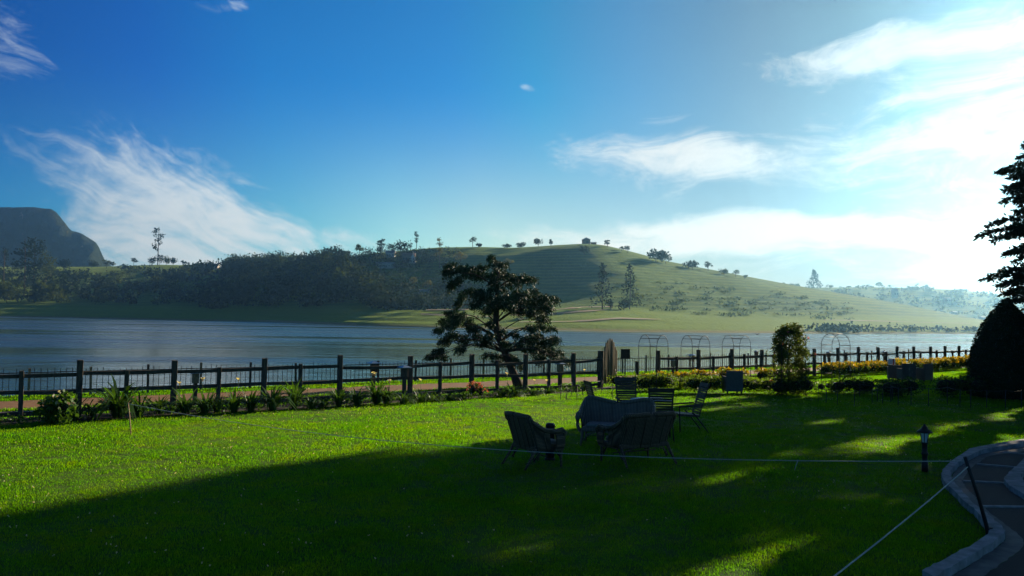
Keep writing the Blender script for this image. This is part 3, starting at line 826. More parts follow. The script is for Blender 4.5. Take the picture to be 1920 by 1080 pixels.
    mb.box((0, 0, seat - .05), (W * .98, D, .10)); mb.build('seat', m_wick, t_, .03)
    mb = MB(); mb.box((0, -.03, seat + .035), (W * .86, D * .80, .07)); mb.build('cushion', m_cush, t_, .03)
    # apron of bent cane under the seat
    mb = MB()
    for y in (-D / 2 + .02, D / 2 - .02):
        mb.tube([(-hw * .92, y, .12), (-hw * .80, y, .26), (-hw * .4, y, .315), (hw * .4, y, .315), (hw * .80, y, .26), (hw * .92, y, .12)], .016, 6)
    for s in (-1, 1): mb.tube([(s * hw * .95, -D / 2, .14), (s * hw * .95, -D / 4, .30), (s * hw * .95, D / 4, .30), (s * hw * .95, D / 2, .14)], .016, 6)
    mb.tube([(-hw * .9, 0, .2), (hw * .9, 0, .2)], .013, 6)
    mb.build('stretcher', m_wick, t_)
    for s in (-1, 1):
        mb = MB(); mb.tube([(s * hw * 1.0, -D / 2 + .02, 0), (s * hw * .97, -D / 2 + .02, .2), (s * hw * .97, -D / 2 + .02, .34)], [.020, .026, .034], 8); mb.build('leg', m_wick, t_)
        mb = MB(); mb.tube([(s * hw * 1.02, D / 2 + .20, 0), (s * hw * .98, D / 2 + .04, .22), (s * hw * .95, D / 2 - .04, .36)], [.020, .026, .034], 8); mb.build('leg', m_wick, t_)
    return t_
wicker('dark wicker armchair with open curved back beside the black bollard', 'wicker_armchair', PX(1006, 872), R(124), .70, 'armchair')
wicker('dark wicker loveseat turned away from us, nearest the terrace', 'wicker_loveseat', PX(1190, 866), R(-150), 1.12, 'loveseat')
wicker('grey wicker sofa with a double humped back facing us', 'wicker_sofa', PX(1155, 836), R(-14), 1.40, 'sofa', 2, mw=m_wick2)
bo = empty('bollard', PX(1031, 862), 0, 'short black round bollard behind the wicker armchair', 'bollard')
mb = MB(); mb.lathe([(.085, -.05), (.085, .60), (.09, .62), (.09, .66), (.07, .68), (0, .685)], 16); mb.build('column', m_iron, bo)
mb = MB(); mb.lathe([(.10, -.02), (.10, .03), (.088, .04)], 16); mb.build('base', m_iron, bo)

# ---- boxy rattan chairs far back on the lawn
m_rat = noisy('grey_rattan', (0.15, 0.125, 0.10), (0.08, 0.066, 0.054), 40, 0.8, 0.5, 0.004)
def box_chair(label, p, rz, h=.86, W=.62):
    t_ = empty('rattan_chair', p, rz, label, 'chair', 'boxy rattan chairs')
    mb = MB(); mb.box((0, W / 2 - .04, .10 + (h - .10) / 2), (W, .08, h - .10)); mb.build('backrest', m_rat, t_, .015)
    for s in (-1, 1):
        mb = MB(); mb.box((s * (W / 2 - .04), -.042, .10 + .27), (.078, W - .09, .54)); mb.build('armrest', m_rat, t_, .015)
    mb = MB(); mb.box((0, -.045, .30), (W - .162, W - .10, .20)); mb.build('seat', m_rat, t_, .015)
    mb = MB(); mb.box((0, -.045, .435), (W - .17, W - .11, .065)); mb.build('cushion', m_cush, t_, .02)
    for sx in (-1, 1):
        for sy in (-1, 1): mb = MB(); mb.box((sx * (W / 2 - .05), sy * (W / 2 - .06), .05), (.05, .05, .10)); mb.build('leg', m_iron, t_)
    return t_
box_chair('grey boxy rattan chair standing alone among the low green hedges', PX(1373, 738), R(182), .86, .62)
box_chair('dark boxy rattan chair holding the small white and red cushion', PX(1677, 713), R(160), .74, .60)
box_chair('tallest dark boxy rattan chair, in the middle of the far seating group', PX(1699, 717), R(178), .88, .62)
box_chair('dark boxy rattan chair of the far group nearest the clipped cone', PX(1731, 716), R(205), .86, .60)
mb = MB()
p = PX(1714, 708)
lt = empty('low_table', p, .3, 'low dark table between the boxy rattan chairs', 'table')
mb.box((0, 0, .44), (.7, .5, .05)); mb.build('tabletop', m_rat, lt)
for sx in (-1, 1):
    for sy in (-1, 1): mb = MB(); mb.box((sx * .3, sy * .2, .2075), (.05, .05, .415)); mb.build('leg', m_iron, lt)
p = PX(1677, 713); q = p + V3(-.14, -.02, .57)
cu = empty('cushion', p + V3(-.12, .02, .0), .3, 'small white cushion with a red stripe propped on a far rattan chair', 'cushion')
mb = MB(); mb.box((0, 0, .88), (.36, .14, .30)); mb.build('pillow', m_white, cu, .05)
mb = MB(); mb.box((.05, 0, .88), (.10, .152, .306)); mb.build('stripe', noisy('red_cloth', (.30, .03, .02), (.22, .02, .015), 10), cu, .03)

# ---- lantern on a post, lower lawn
lp = PX(1734, 885)
ln = empty('lantern_post', lp, 0, 'black garden lantern with frosted glass on a thick post in the shaded lawn', 'lamp')
S = lp[1] / FPX
mb = MB(); mb.lathe([(.055, -.05), (.055, .18), (.046, .20), (.046, .30), (.058, .31), (.058, .34), (.044, .36), (.044, .50), (.062, .515), (.05, .53)], 14); mb.build('post', m_iron, ln)
m_glass, t, o = mat('frosted_glass'); pbsdf(t, o, (0.55, 0.55, 0.50), 0.25, None, 0.5)
mb = MB(); mb.lathe([(.045, .53), (.072, .69), (.072, .70)], 6, smooth=False); mb.build('glass', m_glass, ln)
mb = MB()
for k in range(6):
    a = k * math.pi / 3; mb.tube([(.048 * math.cos(a), .048 * math.sin(a), .53), (.077 * math.cos(a), .077 * math.sin(a), .70)], .007, 4)
mb.build('frame', m_iron, ln)
mb = MB(); mb.lathe([(.13, .70), (.135, .715), (.09, .75), (.055, .775), (.05, .80), (.025, .82), (.022, .84), (.0, .855)], 12); mb.build('cap', m_iron, ln)

# ---- leaning iron bar, bamboo stake, ropes
pb, ptop = PX(1856, 1006), PD(1809, 857, 9.9)
ib = empty('iron_bar', pb, 0, 'leaning black iron bar at the kerb holding the lawn ropes', 'post')
mb = MB(); dlt = ptop - pb
mb.tube([V3(0, 0, -.1), dlt * .12, dlt * .5 + V3(.012, 0, 0), dlt], [.036, .027, .022, .021], 8); mb.build('bar', m_iron, ib)
mb = MB(); mb.lathe([(.052, -.05), (.050, .05), (.036, .11), (.024, .115)], 10); mb.build('collar', m_iron, ib)
m_bam = noisy('bamboo', (0.34, 0.22, 0.11), (0.22, 0.13, 0.07), 8, 0.6, 0.3, 0.005, (1, 1, 4))
sb = PX(246, 815); st_ = PD(240, 755, sb[1] - .02)
def stake_obj(label, b, tp):
    t_ = empty('bamboo_stake', b, 0, label, 'stake'); d_ = tp - b
    mb = MB(); mb.tube([V3(0, 0, -.1), d_ * .33, d_ * .66 + V3(.004, 0, 0), d_], [.014, .013, .0125, .012], 7)
    for q in (.2, .45, .72): mb.tube([d_ * (q - .006), d_ * q, d_ * (q + .006)], [.013, .016, .013], 7)
    mb.build('cane', m_bam, t_)
stake_obj('thin slanting bamboo stake on the sunny lawn in front of the tall leafy clump', sb, st_)
m_rope = noisy('pale_rope', (0.42, 0.46, 0.42), (0.28, 0.30, 0.28), 60, 0.8, 0.5, 0.003)
def rope(label, a, b, sag, r=.006, knot=None):
    pts = [a + (b - a) * t_ - V3(0, 0, 4 * sag * t_ * (1 - t_)) for t_ in np.linspace(0, 1, 41)]
    t_ = empty('lawn_rope', a, 0, label, 'rope')
    mb = MB(); mb.tube([p - a for p in pts], r, 6); mb.build('cord', m_rope, t_)
    if knot is not None:
        c_ = a + (b - a) * knot - V3(0, 0, 4 * sag * knot * (1 - knot)) - a
        mb = MB(); mb.tube([c_ + V3(0, 0, .01), c_ + V3(-.015, 0, -.03), c_ + V3(-.03, 0, -.07), c_ + V3(-.045, 0, -.13)], [.008, .006, .005, .003], 5); mb.build('loose_end', m_rope, t_)
bt = ptop - (ptop - pb) * .05
rope('long pale rope sagging across the lawn from the bamboo stake to the iron bar', st_ + V3(0, 0, -.02), bt, .34, .006, 0.875)
e2 = PD(1435, 1179, 5.0)
stake_obj('bamboo stake at the near end of the lawn rope', V3(e2[0], e2[1], 0), e2 + V3(0, 0, .03))
rope('pale rope running from the iron bar towards the terrace', ptop - (ptop - pb) * .12, e2, .03, .007)

# ---- curved kerb, gutter and stepped path
def zp(x, y): return 1760 + x / 4.156, 820 + y / 4.156
K_OUT = [(760, 30), (665, 45), (560, 62), (430, 85), (300, 112), (240, 120), (190, 165), (110, 215), (45, 275), (20, 320), (30, 370), (70, 420), (130, 470), (180, 535), (240, 585), (292, 620), (318, 670), (362, 715), (400, 760), (395, 800), (330, 860), (230, 920), (120, 975), (0, 1045), (-120, 1110)]
K_IN = [(760, 62), (665, 78), (560, 92), (450, 112), (330, 132), (285, 160), (225, 190), (150, 235), (100, 295), (92, 340), (110, 385), (160, 440), (205, 492), (245, 540), (300, 588), (350, 630), (400, 670), (455, 715), (520, 780), (510, 815), (430, 875), (320, 950), (200, 1020), (90, 1085), (-40, 1160)]
G_IN = [(760, 100), (665, 112), (560, 125), (470, 138), (370, 152), (330, 190), (290, 215), (240, 255), (195, 315), (188, 350), (205, 390), (240, 425), (285, 465), (310, 505), (345, 550), (400, 592), (470, 645), (550, 705), (650, 785), (668, 840), (610, 905), (500, 985), (390, 1065), (300, 1130), (200, 1200)]
rkk = np.random.default_rng(31)
def ribbon(name, A, B, z0, z1, m, sides=True, zg=-.05):
    A = [PX(*zp(*p), z=0) for p in A]; B = [PX(*zp(*p), z=0) for p in B]
    def dens(L_):
        L_ = np.array(L_); s_ = np.arange(len(L_)); q = np.linspace(0, len(L_) - 1, 4 * len(L_) - 3)
        out = np.stack([np.interp(q, s_, L_[:, k]) for k in range(3)], 1)
        for _ in range(3): out[1:-1] = (out[:-2] + 2 * out[1:-1] + out[2:]) / 4
        out[:, :2] += rkk.normal(size=(len(out), 2)) * .007
        return out
    A, B = dens(A), dens(B); n_ = len(A)
    A[:, 2] = z0; B[:, 2] = z1
    V = list(A) + list(B); F = [(i, n_ + i, n_ + i + 1, i + 1) for i in range(n_ - 1)]
    if sides:
        A2, B2 = A.copy(), B.copy(); A2[:, 2] = zg; B2[:, 2] = zg; V += list(A2) + list(B2)
        F += [(2 * n_ + i, i, i + 1, 2 * n_ + i + 1) for i in range(n_ - 1)] + [(n_ + i, 3 * n_ + i, 3 * n_ + i + 1, n_ + i + 1) for i in range(n_ - 1)]
        F += [(0, 2 * n_, 3 * n_, n_), (n_ - 1, 2 * n_ - 1, 4 * n_ - 1, 3 * n_ - 1)]
    mb = MB(); mb.add(V, F); o_ = mb.build(name, m); tag(o_, kind='structure'); return o_, B
m_kerb = noisy('painted_kerb', (0.30, 0.305, 0.31), (0.10, 0.10, 0.10), 4, 0.9, 0.7, 0.03)
m_gutt = noisy('gutter_concrete', (0.17, 0.16, 0.15), (0.075, 0.072, 0.07), 4, 0.9, 0.5, 0.012)
m_asph = noisy('asphalt', (0.030, 0.028, 0.027), (0.014, 0.013, 0.013), 60, 0.9, 0.6, 0.01)
ribbon('kerb', K_OUT, K_IN, .10, .10, m_kerb)
_, Bg = ribbon('gutter', [(a * .96 + b * .04, c_ * .96 + d_ * .04) for (a, c_), (b, d_) in zip(K_IN, G_IN)], G_IN, .010, .010, m_gutt, False)
V = [tuple(p) for p in Bg]; far_ = [(p[0] + 9.0, p[1] + 1.2, .006) for p in Bg]
V = [(p[0], p[1], .006) for p in V] + far_; n_ = len(Bg)
mb = MB(); mb.add(V, [(i, n_ + i, n_ + i + 1, i + 1) for i in range(n_ - 1)]); tag(mb.build('drive_surface', m_asph), kind='structure')
m_line = noisy('white_line', (0.32, 0.32, 0.31), (0.18, 0.18, 0.175), 14, 0.8, 0.3, 0.004)
for (a, b, c_, d_) in ((300, 214, 640, 243), (188, 346, 560, 365), (340, 545, 800, 552), (480, 120, 800, 145)):
    A_, B_ = PX(*zp(a, b)), PX(*zp(c_, d_)); A_[2] = B_[2] = .016
    mb = MB(); mb.beam(A_, B_, .075, .02); tag(mb.build('step_edge', m_line), kind='structure')
K2 = [(800, 90), (700, 165), (625, 235), (575, 290), (525, 335), (513, 365), (530, 400), (590, 440), (680, 500), (800, 580)]
K3 = [(900, 110), (800, 190), (735, 245), (690, 290), (650, 325), (640, 345), (655, 370), (700, 400), (770, 450), (880, 520)]
ribbon('inner_kerb', K2, K3, .09, .09, m_kerb)

# ---- a bird over the lake
bp = PD(1420, 627, 120)
bd = empty('bird', bp, .6, 'small dark bird gliding low over the bright lake', 'bird')
mb = MB(); mb.tube([(-.35, 0, 0), (-.2, 0, .01), (0, 0, .02), (.22, 0, .02), (.34, 0, .03), (.42, 0, .02)], [.02, .06, .085, .06, .05, .01], 8)
for s in (-1, 1):
    mb.add([(-.12, s * .05, .03), (.12, s * .05, .03), (.10, s * .40, .20), (-.10, s * .42, .20), (-.06, s * .80, .12)], [(0, 1, 2, 3), (3, 2, 4)]); mb.add([(-.12, s * .05, .018), (.12, s * .05, .018), (.10, s * .40, .188), (-.10, s * .42, .188), (-.06, s * .80, .11)], [(3, 2, 1, 0), (4, 2, 3)])
mb.build('body', m_iron, bd)
# ------------------------------------------------------------------ near vegetation
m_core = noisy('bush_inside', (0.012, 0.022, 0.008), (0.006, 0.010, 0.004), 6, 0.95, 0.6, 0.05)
m_bark = noisy('bark', (0.075, 0.055, 0.040), (0.030, 0.023, 0.018), 6, 0.95, 0.9, 0.03, (3, 3, 0.7))
m_leaf_bed = leafmat('bed_leaf', (0.022, 0.070, 0.012), (0.045, 0.110, 0.016), .4, 1.5, 3)
m_leaf_hedge = leafmat('hedge_leaf', (0.032, 0.085, 0.012), (0.080, 0.140, 0.018), .55, 1.9, 2)
m_leaf_dark = leafmat('dark_bush_leaf', (0.018, 0.052, 0.012), (0.036, 0.082, 0.018), .45, 1.6, 2)
m_leaf_rose = leafmat('rose_leaf', (0.034, 0.070, 0.014), (0.075, 0.115, 0.026), .45, 1.5, 3)
m_leaf_cyp = leafmat('cypress_leaf', (0.007, 0.034, 0.012), (0.013, 0.058, 0.018), .12, 1.0, 1.2)
m_leaf_con = leafmat('conifer_leaf', (0.010, 0.026, 0.012), (0.018, 0.038, 0.014), .12, 1.0, 0.8)
m_leaf_cone = leafmat('clipped_leaf', (0.008, 0.022, 0.008), (0.014, 0.034, 0.010), .15, 1.0, 2)
m_pet_w = leafmat('white_petal', (0.62, 0.62, 0.54), (0.50, 0.50, 0.42), .5, 1.0, 8)
m_pet_y = leafmat('yellow_petal', (0.50, 0.42, 0.02), (0.42, 0.30, 0.01), .4, .9, 8)
m_pet_r = leafmat('rose_petal', (0.42, 0.06, 0.06), (0.45, 0.22, 0.20), .4, 1.0, 8)
m_spadix = noisy('spadix', (.5, .35, .04), (.4, .28, .03), 10)

def blade_clump(n, L, W, rad, spread, r, seg=4):
    """arching strap leaves from a base"""
    V, F = [], []
    for _ in range(n):
        a = r.uniform(0, 6.283); l = L * r.uniform(.55, 1.1); w_ = W * r.uniform(.7, 1.2); s_ = spread * r.uniform(.3, 1.1)
        d = np.array([math.cos(a), math.sin(a), 0]); sd = np.array([-d[1], d[0], 0])
        base = d * rad * r.uniform(0, 1)
        b = len(V)
        for k in range(seg + 1):
            t_ = k / seg
            th_ = s_ * (0.35 + 1.0 * t_ * t_ * 1.2)
            p = base + d * l * t_ * math.sin(min(th_, 2.2)) + np.array([0, 0, l * t_ * math.cos(min(th_, 2.0)) + 0.0])
            ww_ = w_ * (0.35 + 1.5 * t_ * (1 - t_) * 1.7) if k < seg else 0.004
            V += [p - sd * ww_ / 2, p + sd * ww_ / 2]
        for k in range(seg): F.append((b + 2 * k, b + 2 * k + 1, b + 2 * k + 3, b + 2 * k + 2))
    return np.array(V), np.array(F)
def calla(root, spots, r, hs):
    for x, y in spots:
        h = hs * r.uniform(.85, 1.15)
        mb = MB(); mb.tube([(x, y, 0), (x * 1.1, y * 1.1, h * .6), (x * 1.25, y * 1.2, h)], .006, 5); mb.build('stem', m_leaf_bed, root)
        mb = MB(); prof = []; V = []; F = []; N = 10
        for j, (rd, z) in enumerate(((.008, 0), (.014, .03), (.028, .07), (.052, .10))):
            for k in range(N):
                a = 6.283 * k / N; lip = 1 + .5 * max(0, math.cos(a)) * (j == 3); V.append((x * 1.25 + rd * lip * math.cos(a), y * 1.2 + rd * lip * math.sin(a), h + z + .02 * (j == 3) * math.cos(a)))
        for j in range(3):
            for k in range(N): F.append((j * N + k, j * N + (k + 1) % N, (j + 1) * N + (k + 1) % N, (j + 1) * N + k))
        mb.add(V, F, True); fl = mb.build('flower', m_pet_w, root)
        mb = MB(); mb.tube([(x * 1.25, y * 1.2, h + .02), (x * 1.25, y * 1.2, h + .085)], .007, 5); s_ = mb.build('spadix', m_spadix, fl)
def lily(label, px, base, hpx, n=34, wide=1.0, flowers=0, group='lily clumps in the flower bed', spread=.75, lw=.055, fl_h=1.35):
    p = PX(px, base); L = hpx * p[1] / FPX; r = random.Random(int(px * 7 + base))
    t_ = empty('lily_clump', p, r.uniform(0, 6), label, 'flower plant', group)
    V, F = blade_clump(n, L * 1.12, lw, .10 * wide, spread * wide, r)
    np_mesh('leaves', V, F, m_leaf_bed, t_)
    if flowers: calla(t_, [(r.uniform(-.15, .15), r.uniform(-.12, .12)) for _ in range(flowers)], r, L * fl_h)
    return t_
BED = [
    ('tall broad leafy clump by the bamboo stake', 222, 783, 72, 60, 1.25, 0), ('low yellowish clump just beside the tall broad leafy clump', 262, 783, 40, 24, 1.0, 0),
    ('dark spiky clump in shade beside the white hydrangea', 139, 790, 36, 22, 1.0, 0), ('sparse spiky clump between the hydrangea and the tall leafy clump', 173, 786, 34, 16, 1.1, 0),
    ('thin dark clump hugging the second tall fence post', 298, 776, 32, 18, .8, 0), ('white flowered lily clump under the pale garden lamp', 347, 777, 40, 34, .9, 1), ('white flowered lily clump next along from the pale garden lamp', 385, 776, 38, 34, .9, 1),
    ('small dark clump at the foot of a short fence post', 408, 774, 26, 20, .8, 0), ('lily clump with one tall white bloom, left of the third tall post', 438, 774, 36, 34, .9, 1), ('dense dark lily clump without bloom by the third tall post', 469, 772, 34, 36, .9, 0),
    ('big spiky lily clump just past the third tall fence post', 510, 770, 44, 40, 1.1, 0), ('big bright lily clump between the third and fourth tall posts', 551, 767, 44, 42, 1.0, 0), ('low leafy clump with a grey white bloom under the middle rail', 583, 766, 20, 22, 1.1, 1),
    ('tiny low clump in shade before the fourth tall post', 606, 764, 18, 18, 1.1, 0), ('upright clump against the fourth tall fence post', 635, 763, 34, 28, .8, 0), ('broad spiky clump beyond the fourth tall post', 669, 761, 34, 36, 1.1, 0),
    ('tall lily clump with two high white blooms by the black lamp', 706, 759, 40, 40, 1.0, 2), ('bushy lily clump between the black lamp and the domed lamp', 726, 758, 30, 34, 1.0, 1), ('low spreading clump at the foot of the domed lamp', 757, 758, 22, 30, 1.2, 0),
    ('low leafy clump with a large pale leaf past the domed lamp', 789, 755, 24, 36, 1.3, 1), ('flat ground hugging clump before the fifth tall post', 815, 753, 15, 26, 1.4, 0), ('flat bright clump between the domed lamp and the red bloom', 842, 751, 17, 28, 1.4, 0),
    ('flat narrow clump next to the red blooming shrub', 868, 750, 15, 24, 1.3, 0), ('large leafy clump with a white head beneath the cypress trunk', 961, 744, 24, 46, 1.5, 1), ('small low clump under the leaning cypress trunk', 940, 744, 18, 22, 1.2, 0), ('low clump with one white flower past the cypress foot', 1000, 741, 16, 30, 1.4, 1),
    ('lowest leafy clump by the ring of iron stakes', 1028, 738, 13, 26, 1.3, 1), ('dark round leafed clump behind the ring of iron stakes', 1093, 733, 15, 34, 1.2, 0),
]
for lab, px, base, hpx, n, wd, fl in BED:
    lily(lab, px, base, hpx * (1.22 if hpx < 60 else 1.1), int(n * 1.5), wd * 1.15, fl, lw=.075 if hpx > 60 else .055, fl_h=1.2 if hpx < 45 else 1)
# low creeping leaves that fill the bed between the clumps
_n = 5200; _u = rng.uniform(-6, 27, _n); _v = rng.uniform(-1.1, -.05, _n)
_k = sines(_u, _v, .7) + rng.normal(size=_n) * .35 > -.1
_P = FO + _u[_k, None] * FU + _v[_k, None] * FN + np.array([0, 0, 1.0]) * rng.uniform(.01, .12, (_k.sum(), 1))
tag(np_mesh('bed_ground_cover', *leaves(_P, .11, .45, -.5), m_leaf_bed), kind='stuff')
# one tall single lily behind the iron stakes
lily('single tall white lily standing alone before the gate', 1101, 727, 12, 10, .6, 1, fl_h=2.4)

# seedling stems
def shrub(name, label, cat, p, size, n, leaf, m, rz=0.0, core=.72, blossoms=None, group=None, droop=0, aspect=.55, lumps=9, r=None):
    r = r or np.random.default_rng(int(abs(p[0] * 131 + p[1] * 57)) + 5)
    t_ = empty(name, p, rz, label, cat, group)
    w_, d_, h_ = size
    parts = []; mb = MB()
    cs = []
    for k in range(lumps):
        c_ = np.array([(k + .5) / lumps * w_ - w_ / 2 + r.normal() * w_ * .03, r.normal() * d_ * .10, h_ * (.52 + r.uniform(-.07, .09))])
        rad = np.array([min(w_ / lumps * 1.25, d_ * .8), d_ * .5, h_ * .48]) * r.uniform(.85, 1.12)
        cs.append((c_, rad)); parts.append(leaves(ball(n // lumps, c_, rad, .75, r), leaf, aspect, droop, r=r))
    k = max(0.5, core)
    V, F = merge(parts); V[:, 2] = np.maximum(V[:, 2], .01)
    b = len(V)
    fo = np_mesh('foliage', V, F, m, t_)
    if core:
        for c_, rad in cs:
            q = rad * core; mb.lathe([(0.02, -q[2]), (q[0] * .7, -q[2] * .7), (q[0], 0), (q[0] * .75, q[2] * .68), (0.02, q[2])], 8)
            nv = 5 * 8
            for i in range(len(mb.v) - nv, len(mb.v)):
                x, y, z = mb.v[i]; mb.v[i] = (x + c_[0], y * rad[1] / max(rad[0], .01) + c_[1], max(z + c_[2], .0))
        mb.build('dark_core', m_core, t_)  # added solid dark core fills the bush behind its leaves
    if blossoms:
        bm, cnt, bs, zone = blossoms
        ps = []
        for c_, rad in cs:
            q = ball(max(1, cnt // len(cs)), c_, rad * 1.04, .93, r); ps.append(q[q[:, 2] > h_ * zone])
        ps = np.concatenate(ps)
        if len(ps): np_mesh('blossoms', *leaves(np.repeat(ps, 4, 0) + r.normal(size=(len(ps) * 4, 3)) * bs * .3, bs, .9, -.3, r=r), bm, t_)
    return t_
def hedge_at(label, x0, x1, base, top, depth=.7, m=None, flowers=None, n=1500, leaf=.07, name='hedge_bush', cat='bush', group='low bushes across the lawn', core=.60, y=None):
    a, b = PX(x0, base), PX(x1, base)
    if y is not None:
        a, b = PD(x0, base, y), PD(x1, base, y); a[2] = b[2] = 0
        if name == 'flowering_hedge' and y > 36:
            a, b = fence_pt(fence_u(x0, 0, .3), -1.2), fence_pt(fence_u(x1, 0, .3), -1.2)
    c_ = (a + b) / 2 + V3(0, depth / 2, 0)
    w_ = np.linalg.norm(b - a); h_ = (base - top) * a[1] / FPX
    if y is not None: h_ = EYE - (top - hor((x0 + x1) / 2)) * y / FPX
    return shrub(name, label, cat, c_, (w_, depth, h_), n, leaf, m or m_leaf_hedge, math.atan2(b[1] - a[1], b[0] - a[0]), core, flowers, group, lumps=max(3, int(w_ / .35)))
# white hydrangea
shrub('hydrangea_bush', 'leafy hydrangea with white flower heads at the end of the flower bed', 'bush', PX(97, 797) + V3(0, .2, 0), (.66, .5, .66), 420, .15, m_leaf_bed, 0, .35, (m_pet_w, 60, .06, .74), 'flower bed shrubs', aspect=.7, lumps=4)
shrub('red_flower_shrub', 'small shrub with red and pink blooms against the fence', 'bush', PX(893, 748) + V3(0, .15, 0), (.42, .35, .50), 500, .06, m_leaf_bed, 0, .5, (m_pet_r, 130, .05, .5), 'flower bed shrubs', lumps=3)
Y = (m_pet_y, 260, .05, .62)
hedge_at('small leafy bush right beside the pole gate', 1150, 1204, 728, 702, .5, n=900, leaf=.07)
hedge_at('thick green hedge bush behind the slatted chairs', 1205, 1262, 735, 703, .8, n=2200)
hedge_at('low yellow green bush between two thick hedge bushes', 1262, 1298, 731, 707, .7, m_leaf_hedge, n=1100)
hedge_at('thick green hedge bush behind the standing apart slatted chair', 1297, 1357, 739, 706, .8, n=2200)
hedge_at('thick green hedge bush between the grey box chair and the climbing rose', 1389, 1452, 740, 706, .8, n=2200)
hedge_at('dark green hedge bush at the foot of the climbing rose', 1454, 1524, 744, 708, .8, m_leaf_dark, n=2200)
hedge_at('small airy bush inside the lone arch', 1540, 1574, 738, 715, .5, m_leaf_dark, n=500, core=0.45)
hedge_at('broad dark bush in front of the far sunny lawn', 1575, 1642, 741, 709, .9, m_leaf_dark, n=2200)
hedge_at('round dark bush before the boxy rattan chairs', 1666, 1730, 746, 711, .9, m_leaf_dark, n=2200)
hedge_at('loose dark bush sprawling beside the clipped cone', 1770, 1832, 746, 705, .9, m_leaf_dark, n=2000)
hedge_at('long dark hedge along the foot of the clipped cone', 1834, 1945, 748, 709, .9, m_leaf_dark, n=2600)
G2 = 'yellow flowering hedges along the fence'
for lab, x0, x1, base, top, y in [
    ('yellow topped bush just past the pole gate and notice board', 1200, 1236, 714, 701, 32.2), ('yellow flowering bush beneath the nearest bare arch', 1237, 1270, 712, 699, 32.6),
    ('yellow flowering bush between the two nearest bare arches', 1271, 1299, 711, 699, 33.0), ('long yellow flowering bush under the middle bare arch', 1300, 1348, 710, 696, 33.4),
    ('tall yellow tipped bush behind the grey box chair', 1354, 1377, 712, 692, 32.6), ('low yellow flowering bush beneath the third bare arch', 1378, 1406, 708, 696, 33.5), ('yellow flowering bush right before the climbing rose', 1424, 1452, 706, 692, 35.4)]:
    hedge_at(lab, x0, x1, base, top, .55, m_leaf_hedge, (m_pet_y, 260, .07, .72), 800, .06, 'flowering_hedge', 'hedge', G2, y=y)
for lab, x0, x1, base, top, in [
    ('yellow flowering hedge emerging from behind the climbing rose', 1506, 1546, 705, 681), ('yellow flowering hedge seen through the lone arch', 1546, 1607, 702, 679), ('yellow flowering hedge with a green gap before it, past the lone arch', 1610, 1660, 694, 675),
    ('yellow flowering hedge directly behind the boxy rattan chairs', 1674, 1716, 690, 672), ('short yellow dotted hedge past the boxy rattan chairs', 1717, 1745, 688, 671), ('rounder yellow dotted hedge in the far row', 1746, 1764, 687, 670), ('last long yellow dotted hedge running up to the clipped cone', 1765, 1830, 685, 667)]:
    xm = (x0 + x1) / 2; yf = fence_pt(fence_u(xm, 0, .3), -1.25)[1]
    hedge_at(lab, x0, x1, base, top, .7, m_leaf_hedge, (m_pet_y, 520, .08, .66), 1500, .08, 'flowering_hedge', 'hedge', G2, y=yf)

# ---- climbing rose over its arch
rp = PX(1481, 741)
rose = empty('climbing_rose', rp, R(10), 'metal arch smothered in a climbing rose with pink blooms', 'climbing plant')
arch_mesh(rose, .95, .55, 2.35)
rg = np.random.default_rng(44); pr = []
for sx in (-1, 1):
    for k in range(26):
        z = rg.uniform(.1, 1.8); pr.append((V3(sx * .40 + rg.normal() * .07, rg.normal() * .16, z), V3(.20, .26, .22) * rg.uniform(.7, 1.25)))
for k in range(26):
    a = rg.uniform(.15, math.pi - .15); pr.append((V3(-.42 * math.cos(a) + rg.normal() * .05, rg.normal() * .16, 1.65 + .78 * math.sin(a) + rg.normal() * .05), V3(.24, .28, .20) * rg.uniform(.7, 1.2)))
for k in range(12): pr.append((V3(rg.normal() * .15, rg.normal() * .12, rg.uniform(.3, 2.0)), V3(.2, .2, .22)))
np_mesh('foliage', *merge([leaves(ball(115, c_, rd, .3, rg), .075, .65, .15, r=rg) for c_, rd in pr]), m_leaf_rose, rose)
sprig = []; tips = []
mb = MB()
for k in range(34):
    c_, rd = pr[rg.integers(len(pr))]; d_ = V3(np.sign(c_[0]) * rg.uniform(.1, .5), rg.normal() * .2, rg.uniform(-.1, .5)); e_ = c_ + d_ * 1.0
    mb.tube([c_, c_ + d_ * .6 + V3(0, 0, .05), e_], .004, 4); sprig.append(leaves(c_ + (e_ - c_) * rg.uniform(.3, 1, (12, 1)) + rg.normal(size=(12, 3)) * .03, .06, .6, .2, r=rg)); tips.append(e_)
mb.build('stems', m_bark, rose); np_mesh('sprigs', *merge(sprig), m_leaf_rose, rose)
fl = [np.array(t_) for t_ in tips[:6]] + [c_ + V3(0, -.25, .05) for c_, _ in pr[52:55]]
np_mesh('blossoms', *merge([leaves(np.repeat([f], 12, 0) + rg.normal(size=(12, 3)) * .015, .05, .95, 0, r=rg) for f in fl]), m_pet_r, rose)

